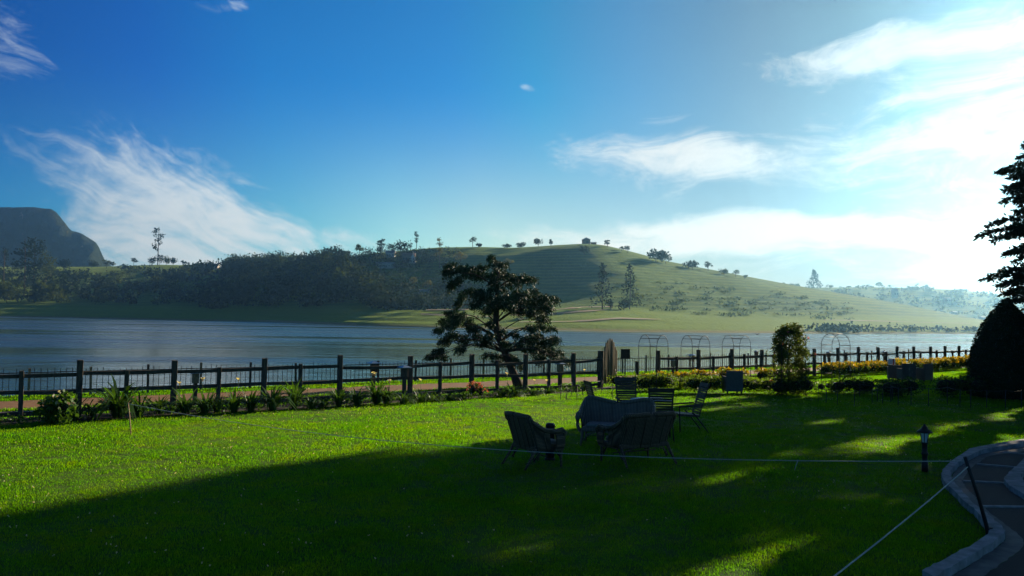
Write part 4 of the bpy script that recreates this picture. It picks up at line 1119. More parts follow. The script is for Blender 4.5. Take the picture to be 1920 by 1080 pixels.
# ---- clipped cone
cp = PX(1885, 745, 0); cp = V3(18.55, 30.0, 0)
cone = empty('clipped_cone', cp, 0, 'huge dark evergreen clipped into a smooth rounded cone', 'topiary')
ch = 3.62; prof = [(1.18, 0), (1.27, .35), (1.29, .9), (1.22, 1.5), (1.06, 2.1), (.84, 2.65), (.56, 3.1), (.28, 3.42), (.10, 3.57), (.0, ch)]
zz_, rr_ = np.array([q[1] for q in prof]), np.array([q[0] for q in prof])
mb = MB(); mb.lathe([(max(r_ - .07, .005), max(z - .03, 0)) for r_, z in prof], 28); mb.build('dark_core', m_core, cone)  # solid dark core just under the clipped leaf surface
rg = np.random.default_rng(9); n_ = 15000
z = ch * rg.uniform(0, 1, n_) ** 1.1; a = rg.uniform(0, 6.283, n_); rad = np.interp(z, zz_, rr_) * (1 + .02 * np.sin(5 * a + 3 * z) + rg.normal(size=n_) * .022) - .05
dn = np.stack([np.cos(a), np.sin(a), np.full(n_, .35)], 1)
np_mesh('foliage', *leaves(np.stack([rad * np.cos(a), rad * np.sin(a), z], 1), .075, .5, -.1, dirs=dn, jitter=.5, r=rg), m_leaf_cone, cone)

# ---- the leaning cypress between fence and path
CD = 32.9
cyb = PX(972, 723, -.12)
cyp = empty('cypress_tree', cyb, 0, 'gnarled leaning cypress with drooping dark pads between the fence and the lake', 'tree')
rg = np.random.default_rng(21); prd = random.Random(5)
def cz(x, y, dd=0.0): return PD(780 + x / 3.6, 450 + y / 3.6, CD + dd) - cyb
K = CD / FPX / 3.6
tr = [(697, 1000, 0), (672, 930, 0), (640, 860, .05), (600, 760, .1), (570, 690, .15), (550, 640, .15), (540, 560, .1), (542, 480, 0), (548, 400, -.05), (548, 330, -.05), (556, 240, 0), (562, 180, 0), (535, 130, 0)]
tp = [cz(*q) for q in tr]
mb = MB(); mb.tube(tp, [.24, .19, .155, .145, .14, .145, .14, .125, .10, .085, .06, .04, .02], 10)
for k in range(7):                                              # fluted bark ridges and burrs
    q = tp[prd.randint(1, 7)]; mb.tube([q + V3(.08, -.09, -.25), q + V3(.05, -.12, 0), q + V3(.02, -.06, .3)], [.02, .05, .02], 6)
mb.build('trunk', m_bark, cyp)
PADS = [(515, 115, 28, 34), (545, 160, 55, 36), (590, 160, 32, 30), (450, 180, 50, 33), (400, 190, 40, 25),
        (255, 175, 62, 42), (225, 215, 38, 45), (330, 190, 75, 35), (390, 225, 70, 38), (470, 235, 90, 42), (590, 240, 85, 35), (690, 250, 90, 38), (760, 258, 62, 30), (640, 290, 80, 30), (530, 280, 45, 35),
        (255, 300, 34, 55), (300, 265, 30, 40),
        (395, 345, 75, 38), (325, 380, 34, 52), (300, 420, 22, 40), (450, 360, 70, 45), (520, 390, 100, 45), (620, 380, 100, 40), (700, 355, 80, 35), (770, 345, 65, 28), (830, 390, 85, 45), (905, 390, 62, 28), (770, 420, 90, 50), (690, 420, 80, 40), (560, 440, 80, 45), (820, 460, 70, 50), (880, 450, 45, 50), (840, 525, 60, 42), (760, 480, 45, 45), (640, 460, 35, 40),
        (410, 430, 40, 45), (245, 485, 55, 35), (290, 510, 45, 35), (210, 545, 50, 36), (165, 600, 45, 26), (240, 575, 50, 35), (330, 510, 28, 40), (370, 560, 45, 50), (410, 600, 45, 45), (260, 640, 65, 45), (205, 680, 50, 42), (340, 670, 50, 52), (315, 730, 40, 35), (420, 650, 45, 45), (500, 655, 50, 50), (470, 690, 45, 30), (575, 610, 40, 25),
        (165, 745, 45, 32), (200, 780, 36, 36), (105, 780, 34, 22), (140, 770, 35, 25),
        (760, 590, 55, 32), (820, 580, 55, 26), (890, 592, 58, 24), (665, 635, 30, 24), (740, 660, 55, 35), (800, 690, 90, 40), (880, 690, 70, 45), (920, 660, 45, 30), (760, 730, 70, 35), (860, 750, 85, 45), (930, 760, 62, 45), (820, 800, 50, 36), (970, 800, 48, 28), (1010, 815, 26, 18), (690, 700, 40, 26),
        (500, 768, 55, 20), (560, 785, 55, 30), (620, 780, 55, 30), (565, 830, 45, 22), (660, 810, 36, 30), (700, 850, 26, 26)]
PADS += [(545, 330, 60, 30), (560, 210, 55, 26), (490, 470, 50, 36), (520, 560, 40, 34), (690, 480, 42, 30), (600, 690, 36, 26), (280, 560, 40, 34), (800, 640, 50, 26)]
V_, limbs = [], []
origins = {0: 11, 1: 10, 2: 9}
for (x, y, rx, ry) in PADS:
    dd = prd.uniform(-1.0, 1.0) * min(1.0, .35 + abs(x - 545) / 300)
    c_ = cz(x, y, dd); w_ = np.array([rx * K, max(.25, rx * K * .8), ry * K * .88])
    n = int(640 * (rx * ry / 1500) ** .85) + 200
    # several hanging sprays make the pad
    ns = max(6, n // 18); cen = ball(ns, c_, w_ * .95, .05, rg); cen[:, 2] = np.where(rg.random(ns) < .5, np.maximum(cen[:, 2], c_[2]), cen[:, 2])
    out = cen - tp[7]; out[:, 2] = 0; out /= np.linalg.norm(out, axis=1, keepdims=True) + 1e-6
    for q, od in zip(cen, out):
        L_ = rg.uniform(.07, .20); t_ = rg.uniform(0, 1, 20)[:, None]
        pts = q + od * L_ * t_ - np.array([0, 0, 1.0]) * (L_ * rg.uniform(.6, 1.9) * t_ ** 1.5) + rg.normal(size=(20, 3)) * .028
        V_.append(leaves(pts, .080, .34, .45, dirs=np.repeat([od * .7 - V3(0, 0, .4)], 20, 0), jitter=.55, r=rg))
    # limb from trunk to pad
    j = int(np.argmin([abs(q[2] - (c_[2] - .30 - .22 * abs(c_[0] - q[0]))) for q in tp[3:]])) + 3
    if (y > 420 and rx * ry > 1300) or prd.random() < .22:
        a_, e_ = tp[j], c_ - V3(0, 0, .08); m_ = (a_ + e_) / 2 + V3(0, 0, .10 + .10 * np.linalg.norm(e_ - a_)); limbs.append([a_, (a_ + m_) / 2 + V3(0, 0, .05), m_, (m_ + e_) / 2 + V3(rg.normal() * .05, 0, .04), e_])
np_mesh('crown', *merge(V_), m_leaf_cyp, cyp)
mb = MB()
for l in limbs:
    r0 = .016 + .008 * np.linalg.norm(l[-1] - l[0]); mb.tube(l, [r0, r0 * .85, r0 * .65, r0 * .45, r0 * .2], 6)
mb.build('limbs', m_bark, cyp)

# ---- tall conifers beyond the edge of the lawn: their shade lies across it
def conifer(label, p, h, rfun, nb, seed, leaf=.26, per=46, z0=1.2, extra=()):
    root = empty('conifer_tree', p, 0, label, 'tree', None); r = np.random.default_rng(seed)
    mb = MB(); mb.tube([(0, 0, -.2), (0, 0, h * .3), (.05, 0, h * .7), (0, 0, h)], [.42 * h / 24, .33 * h / 24, .17 * h / 24, .02], 10); mb.build('trunk', m_bark, root)
    parts = []; mb = MB()
    zs = np.sort(r.uniform(0, 1, nb)) ** 1.05
    br = [(z0 + (h - z0 - .3) * q, r.uniform(0, 6.283), None) for q in zs] + list(extra)
    for z, a, L0 in br:
        L_ = (L0 or rfun(z / h) * r.uniform(.62, 1.08)); d_ = V3(math.cos(a), math.sin(a), 0); sd = V3(-d_[1], d_[0], 0)
        dr = r.uniform(.10, .34)
        P_ = lambda t_: V3(0, 0, z) + d_ * L_ * t_ + V3(0, 0, L_ * (.10 * t_ - dr * t_ * t_))
        mb.tube([P_(0), P_(.5), P_(1)], [.055, .03, .008], 5)
        ns = max(5, int(L_ * 5.0))
        for k in range(ns):
            t_ = .16 + .84 * (k + r.random()) / ns; w_ = (.95 - .62 * t_) * min(1.3, L_ * .45) * r.uniform(.5, 1.1); s_ = 1 if k % 2 else -1
            c_ = P_(t_); n2 = max(6, int(per * w_ * .8)); q = r.uniform(0, 1, n2)[:, None]
            dirv = sd * s_ * .8 + d_ * .65 - V3(0, 0, .18)
            pts = c_ + dirv * w_ * q - V3(0, 0, .28) * (q ** 2) * w_ + r.normal(size=(n2, 3)) * .055
            parts.append(leaves(pts, leaf, .42, .15, dirs=np.repeat([dirv * .8], n2, 0), jitter=.38, r=r))
        n2 = int(10 + L_ * 7); q = r.uniform(.3, 1.02, n2); parts.append(leaves(np.array([P_(k) for k in q]) + r.normal(size=(n2, 3)) * .05, leaf, .4, .1, dirs=np.repeat([d_], n2, 0), jitter=.5, r=r))
    np_mesh('crown', *merge(parts), m_leaf_con, root); mb.build('limbs', m_bark, root)
    return root
conifer('tall dark conifer towering at the edge of the view behind the clipped cone', (32.2, 46.8, 0), 22, lambda q: 2.75 * (1 - max(0, (q - .44) / .56) ** 1.1) + .12, 330, 5, .28, 60,
        extra=[(8.7, math.pi * 1.0, 4.7), (8.4, math.pi * 1.04, 4.4), (12.6, math.pi * 1.02, 3.4), (12.0, math.pi * .97, 3.2), (5.9, math.pi * .98, 4.2), (5.5, math.pi * 1.05, 4.0), (4.6, math.pi * 1.0, 3.4), (9.3, math.pi * .95, 4.0)])
conifer('unseen tall conifer added to fill the lawn shade, behind the visible edge conifer', (40.2, 56.6, 0), 31, lambda q: 2.0 * (1 - max(0, q - .65) ** 1.5) + .15, 330, 6, .42, 46)  # unseen, added to close holes in the edge conifer's shade
conifer('second unseen tall conifer added out of view to fill the lawn shade', (41.2, 53.6, 0), 31, lambda q: 1.5 * (1 - max(0, q - .65) ** 1.5) + .15, 300, 7, .42, 46)  # also added unseen, shades the lawn where the edge conifer narrows
conifer('slim conifer beyond the end of the lawn out of view', (23.7, 32.1, 0), 18, lambda q: (.75 if q < .42 else 1.45) * (1 - max(0, q - .7)), 330, 8, .30, 80, .5)
conifer('broad conifer beside the drive out of view', (23.7, 26.1, 0), 17, lambda q: 3.5 * (1 - max(0, q - .25) ** 2) + .3, 340, 11, .42, 70, .3)
conifer('second broad conifer beside the drive out of view', (29.6, 26.0, 0), 17, lambda q: 3.8 * (1 - max(0, q - .25) ** 2) + .3, 340, 12, .42, 70, .3)

# ---- the lawn's grass
m_blade, t, o = mat('grass_blade')
c, P = lawn_color(t)
iv = t.n('ShaderNodeAttribute', attribute_name='tone').outputs['Fac']
c = t.mix(iv, t.mix(1.0, c, (0.75, 0.85, 0.8), 'MULTIPLY'), t.mix(1.0, c, (3.1, 2.7, .6), 'MULTIPLY'))
p = t.n('ShaderNodeBsdfPrincipled'); t.put(p.inputs['Base Color'], c); p.inputs['Roughness'].default_value = .6; p.inputs['Specular IOR Level'].default_value = .04
tr_ = t.n('ShaderNodeBsdfTranslucent'); t.put(tr_.inputs[0], t.mix(1.0, c, (7.2, 4.7, 0.04), 'MULTIPLY'))
ms = t.n('ShaderNodeMixShader'); ms.inputs[0].default_value = .5
t.link(p.outputs[0], ms.inputs[1]); t.link(tr_.outputs[0], ms.inputs[2]); t.link(ms.outputs[0], o.inputs[0])
def tuft_mesh(name, n, rad, hgt, wd, seed):
    r = np.random.default_rng(seed)
    a = r.uniform(0, 6.283, n); q = rad * np.sqrt(r.uniform(0, 1, n)); base = np.stack([q * np.cos(a), q * np.sin(a), np.full(n, -.004)], 1)
    th_ = r.uniform(0, 6.283, n); ln_ = r.uniform(.1, .9, n); h_ = hgt * r.uniform(.5, 1.15, n)
    d_ = np.stack([np.cos(th_), np.sin(th_), np.zeros(n)], 1); s_ = np.stack([-np.sin(th_), np.cos(th_), np.zeros(n)], 1)
    w_ = (wd * r.uniform(.6, 1.2, n))[:, None]
    up_ = np.array([0, 0, 1.0])
    mid = base + d_ * (h_ * ln_ * .35)[:, None] + up_ * (h_ * .62)[:, None]
    tip = base + d_ * (h_ * ln_)[:, None] + up_ * (h_ * (1 - .35 * ln_))[:, None]
    V = np.stack([base - s_ * w_ * .5, base + s_ * w_ * .5, mid + s_ * w_ * .42, mid - s_ * w_ * .42, tip], 1).reshape(-1, 3)
    k = np.arange(n)[:, None] * 5
    F4 = k + np.array([0, 1, 2, 3]); F3 = k + np.array([3, 2, 4])
    me = bpy.data.meshes.new(name)
    me.from_pydata(V.tolist(), [], F4.tolist() + F3.tolist())
    at = me.attributes.new('tone', 'FLOAT', 'POINT'); at.data.foreach_set('value', np.repeat(r.beta(1.2, 3.0, n), 5).astype(np.float32))
    me.materials.append(m_blade); me.update()
    return me
def in_path(x, y):
    poly = [PX(*zp(*q)) for q in K_OUT]; xs = np.array([q[0] for q in poly]); ys = np.array([q[1] for q in poly])
    o_ = np.argsort(ys); edge_x = np.interp(y, ys[o_], xs[o_])
    lo, hi = ys.min(), ys.max()
    return (y < hi) & (x > edge_x - .02)
rg = np.random.default_rng(77)
pts = []
for d0, d1, dens in ((6.5, 12, 95), (12, 20, 52), (20, 31, 24), (31, 50, 45)):
    n = int((d1 - d0) * (d1 + d0) / 2 * 1.44 * dens)
    y = np.sqrt(rg.uniform(d0 ** 2, d1 ** 2, n)); x = y * rg.uniform(-.72, .72, n)
    pts.append(np.stack([x, y], 1))
pts = np.concatenate(pts)
vv = (pts - FO[:2]) @ FN[:2]
edge_v = np.where((pts - FO[:2]) @ FU[:2] < 28, -1.1 + .12 * np.sin(pts[:, 0] * 2.1), -.02)
ok = (vv < edge_v) & ~in_path(pts[:, 0], pts[:, 1])
lawnp = pts[ok]
# rough strip of grass beyond the path, and under the fence
n = 5200; u = rg.uniform(-18, 48, n); v = np.where(rg.random(n) < .62, rg.uniform(6.3, 9.0, n), rg.uniform(.1, 3.5, n)); v = np.where((v < 3.5) & (u < 14) & (v > 1.0) & (v < 2.0), 3.0, v)
strip = FO[:2] + u[:, None] * FU[:2] + v[:, None] * FN[:2]
sz = ground_z(v)
def grass_object(name, P2, zs, hs, tuft):
    me = bpy.data.meshes.new(name); n = len(P2)
    me.vertices.add(n); me.vertices.foreach_set('co', np.column_stack([P2, zs]).astype(np.float32).ravel())
    a = me.attributes.new('size', 'FLOAT', 'POINT'); a.data.foreach_set('value', hs.astype(np.float32))
    a = me.attributes.new('turn', 'FLOAT', 'POINT'); a.data.foreach_set('value', rg.uniform(0, 6.283, n).astype(np.float32))
    o = link_mesh(name, me); tag(o, kind='stuff')
    tob = bpy.data.objects.new(name + '_tuft', tuft)
    g = bpy.data.node_groups.new(name, 'GeometryNodeTree')
    g.interface.new_socket('Geometry', in_out='INPUT', socket_type='NodeSocketGeometry'); g.interface.new_socket('Geometry', in_out='OUTPUT', socket_type='NodeSocketGeometry')
    N = g.nodes; gi = N.new('NodeGroupInput'); go = N.new('NodeGroupOutput'); ip = N.new('GeometryNodeInstanceOnPoints'); oi = N.new('GeometryNodeObjectInfo')
    oi.inputs['Object'].default_value = tob
    na = N.new('GeometryNodeInputNamedAttribute'); na.data_type = 'FLOAT'; na.inputs[0].default_value = 'size'
    nb_ = N.new('GeometryNodeInputNamedAttribute'); nb_.data_type = 'FLOAT'; nb_.inputs[0].default_value = 'turn'
    cx = N.new('ShaderNodeCombineXYZ'); g.links.new(nb_.outputs[0], cx.inputs[2])
    g.links.new(gi.outputs[0], ip.inputs['Points']); g.links.new(oi.outputs['Geometry'], ip.inputs['Instance']); g.links.new(cx.outputs[0], ip.inputs['Rotation']); g.links.new(na.outputs[0], ip.inputs['Scale'])
    g.links.new(ip.outputs[0], go.inputs[0])
    md = o.modifiers.new('tufts', 'NODES'); md.node_group = g
    return o
hn = .85 + .30 * sines(lawnp[:, 0], lawnp[:, 1], 1.1) + rg.uniform(-.2, .25, len(lawnp))
sel = rg.integers(0, 2, len(lawnp))
for k in (0, 1):
    q = lawnp[sel == k]
    far_gain = np.interp(q[:, 1], [8, 20, 40], [.95, 1.15, 1.9])
    grass_object('lawn_grass', q, np.zeros(len(q)), np.clip(hn[sel == k], .5, 1.5) * far_gain, tuft_mesh('tuft', 42, .17, .042, .0075, 50 + k))
grass_object('bank_grass', strip, sz, rg.uniform(1.2, 2.2, n), tuft_mesh('bank_tuft', 42, .18, .05, .010, 60))
# tiny white clover heads and specks for dew glints, all in petal white
nd = 2600; y = np.sqrt(rg.uniform(8 ** 2, 30 ** 2, nd)); x = y * rg.uniform(-.68, .6, nd)
dp = np.stack([x, y], 1); vv = (dp - FO[:2]) @ FN[:2]; dp = dp[(vv < -1.3) & ~in_path(x, y)]
keep = sines(dp[:, 0], dp[:, 1], 3.0) + rg.normal(size=len(dp)) * .5 > .1; dp = dp[keep]
P3 = np.column_stack([dp, rg.uniform(.03, .05, len(dp))])
clo = np_mesh('clover_and_dew_specks', *leaves(np.repeat(P3, 3, 0), .017, 1.0, -.2, r=rg), m_pet_w); tag(clo, kind='stuff')
# ------------------------------------------------------------------ trees and buildings across the lake
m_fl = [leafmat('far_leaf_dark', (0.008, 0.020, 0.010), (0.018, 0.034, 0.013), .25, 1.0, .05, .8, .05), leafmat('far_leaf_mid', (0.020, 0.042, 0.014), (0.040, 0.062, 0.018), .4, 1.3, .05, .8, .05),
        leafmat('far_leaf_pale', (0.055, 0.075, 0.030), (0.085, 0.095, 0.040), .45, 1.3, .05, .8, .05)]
def crown(kind, h, w, r, n, lf):
    P = []
    if kind == 'round':
        for k in range(7):
            c_ = np.array([r.normal() * w * .20, r.normal() * w * .20, h * r.uniform(.45, .72)]); P.append(leaves(ball(n // 7, c_, (w * .32, w * .32, h * .27), .5, r), lf, .8, 0, r=r))
    elif kind == 'bushy':
        for k in range(9):
            c_ = np.array([r.uniform(-.5, .5) * w * .75, r.normal() * w * .15, h * r.uniform(.40, .70)]); P.append(leaves(ball(n // 9, c_, (w * .20, w * .18, h * .28), .4, r), lf, .8, 0, r=r))
    elif kind == 'euc':
        for k in range(15):
            z = h * r.uniform(.35, 1.0) ** .8; s = w * .5 * (1.05 - .55 * z / h)
            c_ = np.array([r.uniform(-1, 1) * s * .85, r.uniform(-1, 1) * s * .8, z * .97]); P.append(leaves(ball(n // 15, c_, (w * .14, w * .14, h * .045), .2, r), lf, .7, .2, r=r))
    elif kind == 'umbrella':
        for k in range(10):
            a = r.uniform(0, 6.28); q = r.uniform(.05, .40) * w
            c_ = np.array([math.cos(a) * q, math.sin(a) * q, h * (r.uniform(.50, .92) - .10 * (q / w) * 2)]); P.append(leaves(ball(n // 10, c_, (w * .17, w * .17, h * .075), .2, r), lf * .85, .8, .1, r=r))
    elif kind == 'conifer':
        for k in range(16):
            q = (k + .5) / 16; z = h * (.14 + .84 * q); s = w * .5 * (1 - q) ** .8
            a = r.uniform(0, 6.28, n // 16); rr_ = s * np.sqrt(r.uniform(.05, 1, n // 16))
            P.append(leaves(np.stack([rr_ * np.cos(a), rr_ * np.sin(a), z - .28 * rr_ + r.normal(size=n // 16) * h * .012], 1), lf, .6, .3, r=r))
    elif kind == 'tall':
        for k in range(12):
            z = h * (.22 + .74 * (k + r.random()) / 12); s = w * .5 * (.55 + .45 * math.sin(min(1, z / h) * 3.0))
            c_ = np.array([r.uniform(-1, 1) * s * .6, r.uniform(-1, 1) * s * .6, z]); P.append(leaves(ball(n // 12, c_, (s * .55, s * .55, h * .06), .3, r), lf, .8, .2, r=r))
    return merge(P)
KINDBASE = {'round': .40, 'bushy': .35, 'euc': .95, 'umbrella': .8, 'conifer': .95, 'tall': .95}
fseed = [100]
def far_tree(label, px, base, top, wpx, kind, tone=0, P=None, n=420, group='trees across the lake', sink=.0):
    fseed[0] += 1; r = np.random.default_rng(fseed[0])
    if P is None: P = on_hill(px, base)
    D = P[1]; S = D / FPX
    by = hor(px) - (P[2] - EYE) / S
    h, w_ = max(2.5, (by - top) * S), wpx * S
    root = empty('lakeside_tree', P - V3(0, 0, .3), r.uniform(0, 6.28) if kind != 'bushy' else 0, label, 'tree', group)
    lf = max(.95 * D / 800, .10 * w_) * (.9 if kind in ('euc', 'umbrella') else 1.05)
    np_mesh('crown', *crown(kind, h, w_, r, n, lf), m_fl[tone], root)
    mb = MB(); tr_ = max(.22, h * .010); hh = h * KINDBASE[kind]
    mb.tube([(0, 0, -1), (r.normal() * w_ * .03, 0, hh * .5), (r.normal() * w_ * .04, 0, hh)], [tr_ * 1.3, tr_, tr_ * .5], 6)
    if kind in ('euc', 'umbrella', 'round'):
        for k in range(6):
            z = hh * r.uniform(.45, .9); a = r.uniform(0, 6.28); q = w_ * r.uniform(.2, .4); mb.tube([(0, 0, z), (math.cos(a) * q, math.sin(a) * q, z + h * (.12 if kind != 'umbrella' else .16))], [tr_ * .5, tr_ * .2], 4)
    mb.build('trunk', m_bark, root)
    return root
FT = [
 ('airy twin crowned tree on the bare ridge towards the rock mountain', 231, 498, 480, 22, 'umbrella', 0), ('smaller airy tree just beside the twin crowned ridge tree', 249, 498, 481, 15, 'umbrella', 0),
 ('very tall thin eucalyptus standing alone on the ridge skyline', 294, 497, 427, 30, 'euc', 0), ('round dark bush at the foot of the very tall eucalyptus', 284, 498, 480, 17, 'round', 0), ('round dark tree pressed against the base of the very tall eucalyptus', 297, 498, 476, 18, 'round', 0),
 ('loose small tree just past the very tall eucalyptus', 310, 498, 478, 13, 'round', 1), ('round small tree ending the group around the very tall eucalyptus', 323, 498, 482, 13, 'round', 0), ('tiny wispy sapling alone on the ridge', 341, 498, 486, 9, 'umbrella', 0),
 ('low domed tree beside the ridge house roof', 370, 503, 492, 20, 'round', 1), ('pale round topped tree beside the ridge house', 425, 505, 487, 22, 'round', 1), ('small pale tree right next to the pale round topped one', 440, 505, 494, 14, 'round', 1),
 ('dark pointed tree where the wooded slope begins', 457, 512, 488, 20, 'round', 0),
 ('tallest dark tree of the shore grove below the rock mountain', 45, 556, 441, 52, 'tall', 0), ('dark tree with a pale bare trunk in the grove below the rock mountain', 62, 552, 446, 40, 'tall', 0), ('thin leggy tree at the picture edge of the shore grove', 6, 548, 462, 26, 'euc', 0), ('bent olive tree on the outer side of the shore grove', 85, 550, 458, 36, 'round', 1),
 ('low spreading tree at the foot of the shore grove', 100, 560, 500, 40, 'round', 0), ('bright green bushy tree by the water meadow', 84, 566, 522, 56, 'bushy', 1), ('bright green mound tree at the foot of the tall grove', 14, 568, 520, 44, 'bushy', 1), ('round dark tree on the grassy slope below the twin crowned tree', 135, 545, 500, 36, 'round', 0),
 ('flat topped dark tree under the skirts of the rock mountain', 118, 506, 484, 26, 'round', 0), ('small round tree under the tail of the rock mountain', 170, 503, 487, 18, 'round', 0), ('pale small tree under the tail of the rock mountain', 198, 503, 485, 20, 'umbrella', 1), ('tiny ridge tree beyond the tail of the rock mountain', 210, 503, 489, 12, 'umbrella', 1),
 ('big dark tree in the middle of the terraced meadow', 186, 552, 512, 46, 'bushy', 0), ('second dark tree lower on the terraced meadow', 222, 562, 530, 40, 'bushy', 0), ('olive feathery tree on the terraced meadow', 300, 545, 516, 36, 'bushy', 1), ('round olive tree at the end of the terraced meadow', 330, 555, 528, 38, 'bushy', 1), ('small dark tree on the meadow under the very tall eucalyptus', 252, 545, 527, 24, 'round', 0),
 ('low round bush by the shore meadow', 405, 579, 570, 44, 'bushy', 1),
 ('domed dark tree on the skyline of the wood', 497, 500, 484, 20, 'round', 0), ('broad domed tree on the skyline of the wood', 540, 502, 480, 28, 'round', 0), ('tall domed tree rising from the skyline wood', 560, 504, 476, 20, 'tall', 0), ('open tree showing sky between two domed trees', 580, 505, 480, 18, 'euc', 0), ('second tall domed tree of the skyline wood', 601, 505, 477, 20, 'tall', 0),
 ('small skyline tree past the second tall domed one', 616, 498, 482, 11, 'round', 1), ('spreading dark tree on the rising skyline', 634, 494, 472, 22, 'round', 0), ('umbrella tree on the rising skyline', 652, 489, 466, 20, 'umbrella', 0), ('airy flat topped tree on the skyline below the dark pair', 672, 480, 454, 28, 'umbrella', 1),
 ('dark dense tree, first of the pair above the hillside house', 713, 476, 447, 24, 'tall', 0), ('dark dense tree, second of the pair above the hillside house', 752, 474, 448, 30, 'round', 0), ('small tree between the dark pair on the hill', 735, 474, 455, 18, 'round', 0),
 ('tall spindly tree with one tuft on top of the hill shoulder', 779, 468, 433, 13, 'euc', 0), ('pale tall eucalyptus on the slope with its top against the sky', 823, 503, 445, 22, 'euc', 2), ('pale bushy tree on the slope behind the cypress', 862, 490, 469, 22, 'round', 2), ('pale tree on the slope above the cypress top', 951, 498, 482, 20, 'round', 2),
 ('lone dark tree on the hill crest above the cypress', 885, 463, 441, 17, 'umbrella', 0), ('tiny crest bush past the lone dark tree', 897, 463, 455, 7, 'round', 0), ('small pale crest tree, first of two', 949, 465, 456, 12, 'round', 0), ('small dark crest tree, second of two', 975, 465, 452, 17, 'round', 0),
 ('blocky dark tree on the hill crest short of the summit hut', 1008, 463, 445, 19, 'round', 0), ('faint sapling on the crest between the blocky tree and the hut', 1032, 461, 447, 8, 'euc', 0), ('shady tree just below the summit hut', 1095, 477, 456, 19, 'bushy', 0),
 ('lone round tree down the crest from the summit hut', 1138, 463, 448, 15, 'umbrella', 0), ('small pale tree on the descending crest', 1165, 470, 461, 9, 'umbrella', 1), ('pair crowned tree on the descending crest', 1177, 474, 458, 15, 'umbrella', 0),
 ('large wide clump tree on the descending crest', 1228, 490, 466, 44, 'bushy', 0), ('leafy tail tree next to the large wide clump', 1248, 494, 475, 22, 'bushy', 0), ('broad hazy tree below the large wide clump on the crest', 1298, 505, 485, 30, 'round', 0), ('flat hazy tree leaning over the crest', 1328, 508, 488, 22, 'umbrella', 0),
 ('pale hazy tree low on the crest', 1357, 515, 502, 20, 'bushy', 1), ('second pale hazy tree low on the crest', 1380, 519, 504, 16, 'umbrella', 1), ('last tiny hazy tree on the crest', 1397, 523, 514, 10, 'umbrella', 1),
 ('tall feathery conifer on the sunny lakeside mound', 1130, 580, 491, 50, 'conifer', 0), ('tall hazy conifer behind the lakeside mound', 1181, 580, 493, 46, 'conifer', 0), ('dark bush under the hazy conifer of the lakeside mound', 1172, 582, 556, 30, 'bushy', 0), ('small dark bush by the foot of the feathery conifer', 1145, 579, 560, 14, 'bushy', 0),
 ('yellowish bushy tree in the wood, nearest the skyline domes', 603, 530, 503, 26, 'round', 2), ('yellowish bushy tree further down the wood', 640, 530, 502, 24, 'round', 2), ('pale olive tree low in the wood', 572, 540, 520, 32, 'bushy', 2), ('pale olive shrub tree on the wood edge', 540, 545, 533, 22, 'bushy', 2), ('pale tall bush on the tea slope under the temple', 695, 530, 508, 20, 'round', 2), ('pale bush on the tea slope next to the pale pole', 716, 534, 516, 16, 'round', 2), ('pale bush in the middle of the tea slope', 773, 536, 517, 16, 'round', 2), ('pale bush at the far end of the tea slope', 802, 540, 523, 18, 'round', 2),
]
for row in FT: far_tree(*row)
def far_pt(px, q):
    D, z = far_z(np.array(float(px)), np.array(float(q))); return V3((px - CX) / FPX * float(D), float(D), float(z))
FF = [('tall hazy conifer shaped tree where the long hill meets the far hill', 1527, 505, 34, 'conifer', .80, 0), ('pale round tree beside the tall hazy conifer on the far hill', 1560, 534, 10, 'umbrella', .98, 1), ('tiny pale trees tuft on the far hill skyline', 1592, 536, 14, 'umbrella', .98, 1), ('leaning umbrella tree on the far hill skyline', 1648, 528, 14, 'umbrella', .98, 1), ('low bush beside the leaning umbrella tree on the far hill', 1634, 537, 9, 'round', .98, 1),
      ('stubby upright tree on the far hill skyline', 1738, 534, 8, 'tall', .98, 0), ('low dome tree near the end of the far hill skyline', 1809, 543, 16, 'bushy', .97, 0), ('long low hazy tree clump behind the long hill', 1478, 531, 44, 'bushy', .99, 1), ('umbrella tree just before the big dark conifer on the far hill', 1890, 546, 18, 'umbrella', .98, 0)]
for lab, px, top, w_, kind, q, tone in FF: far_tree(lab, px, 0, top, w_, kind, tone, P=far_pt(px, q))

# ---- woods and scrub that read as one mass
def mass(name, pts, hs, ws, m, n=70, seed=1, kind='round'):
    r = np.random.default_rng(seed); out = []
    for P, h, w_ in zip(pts, hs, ws):
        V, F = crown(kind, h, w_, r, n, max(P[1] / 800 * 1.0, w_ * .14)); out.append((V + (P - V3(0, 0, h * .12)), F))
    o_ = np_mesh(name, *merge(out), m); tag(o_, kind='stuff'); return o_
rg = np.random.default_rng(12)
def scatter(n, x0, x1, accept):
    res = []
    while len(res) < n:
        px = rg.uniform(x0, x1); q = rg.random(); D = float(T_D1(px) + (T_D3(px) - T_D1(px)) * q) ; P = H(px, D)
        y = hor(px) - (P[2] - EYE) / D * FPX
        if accept(px, y, q): res.append(P)
    return res
wood = scatter(420, 425, 720, lambda p, y, q: (y > np.interp(p, [425, 500, 640, 720], [492, 490, 484, 505])) and y < 580 and math.sin(p * .06 + y * .17) + .7 * math.sin(p * .021 - y * .09) > -.75 and (p < 640 or y > np.interp(p, [640, 720], [500, 545])))
mass('slope_wood', wood, rg.uniform(8, 19, 420), rg.uniform(8, 16, 420), m_fl[0], 74, 3)
pale = scatter(120, 430, 720, lambda p, y, q: (y > np.interp(p, [425, 500, 640, 720], [494, 494, 492, 512])) and y < 560 and (p < 640 or y > np.interp(p, [640, 720], [505, 545])))
mass('slope_wood_sunlit_crowns', pale, rg.uniform(9, 18, 120), rg.uniform(9, 15, 120), m_fl[1], 90, 23)  # lighter leaf colour for variety, standing for sunlit treetops in the wood
low = scatter(150, 690, 880, lambda p, y, q: 545 < y < 583)
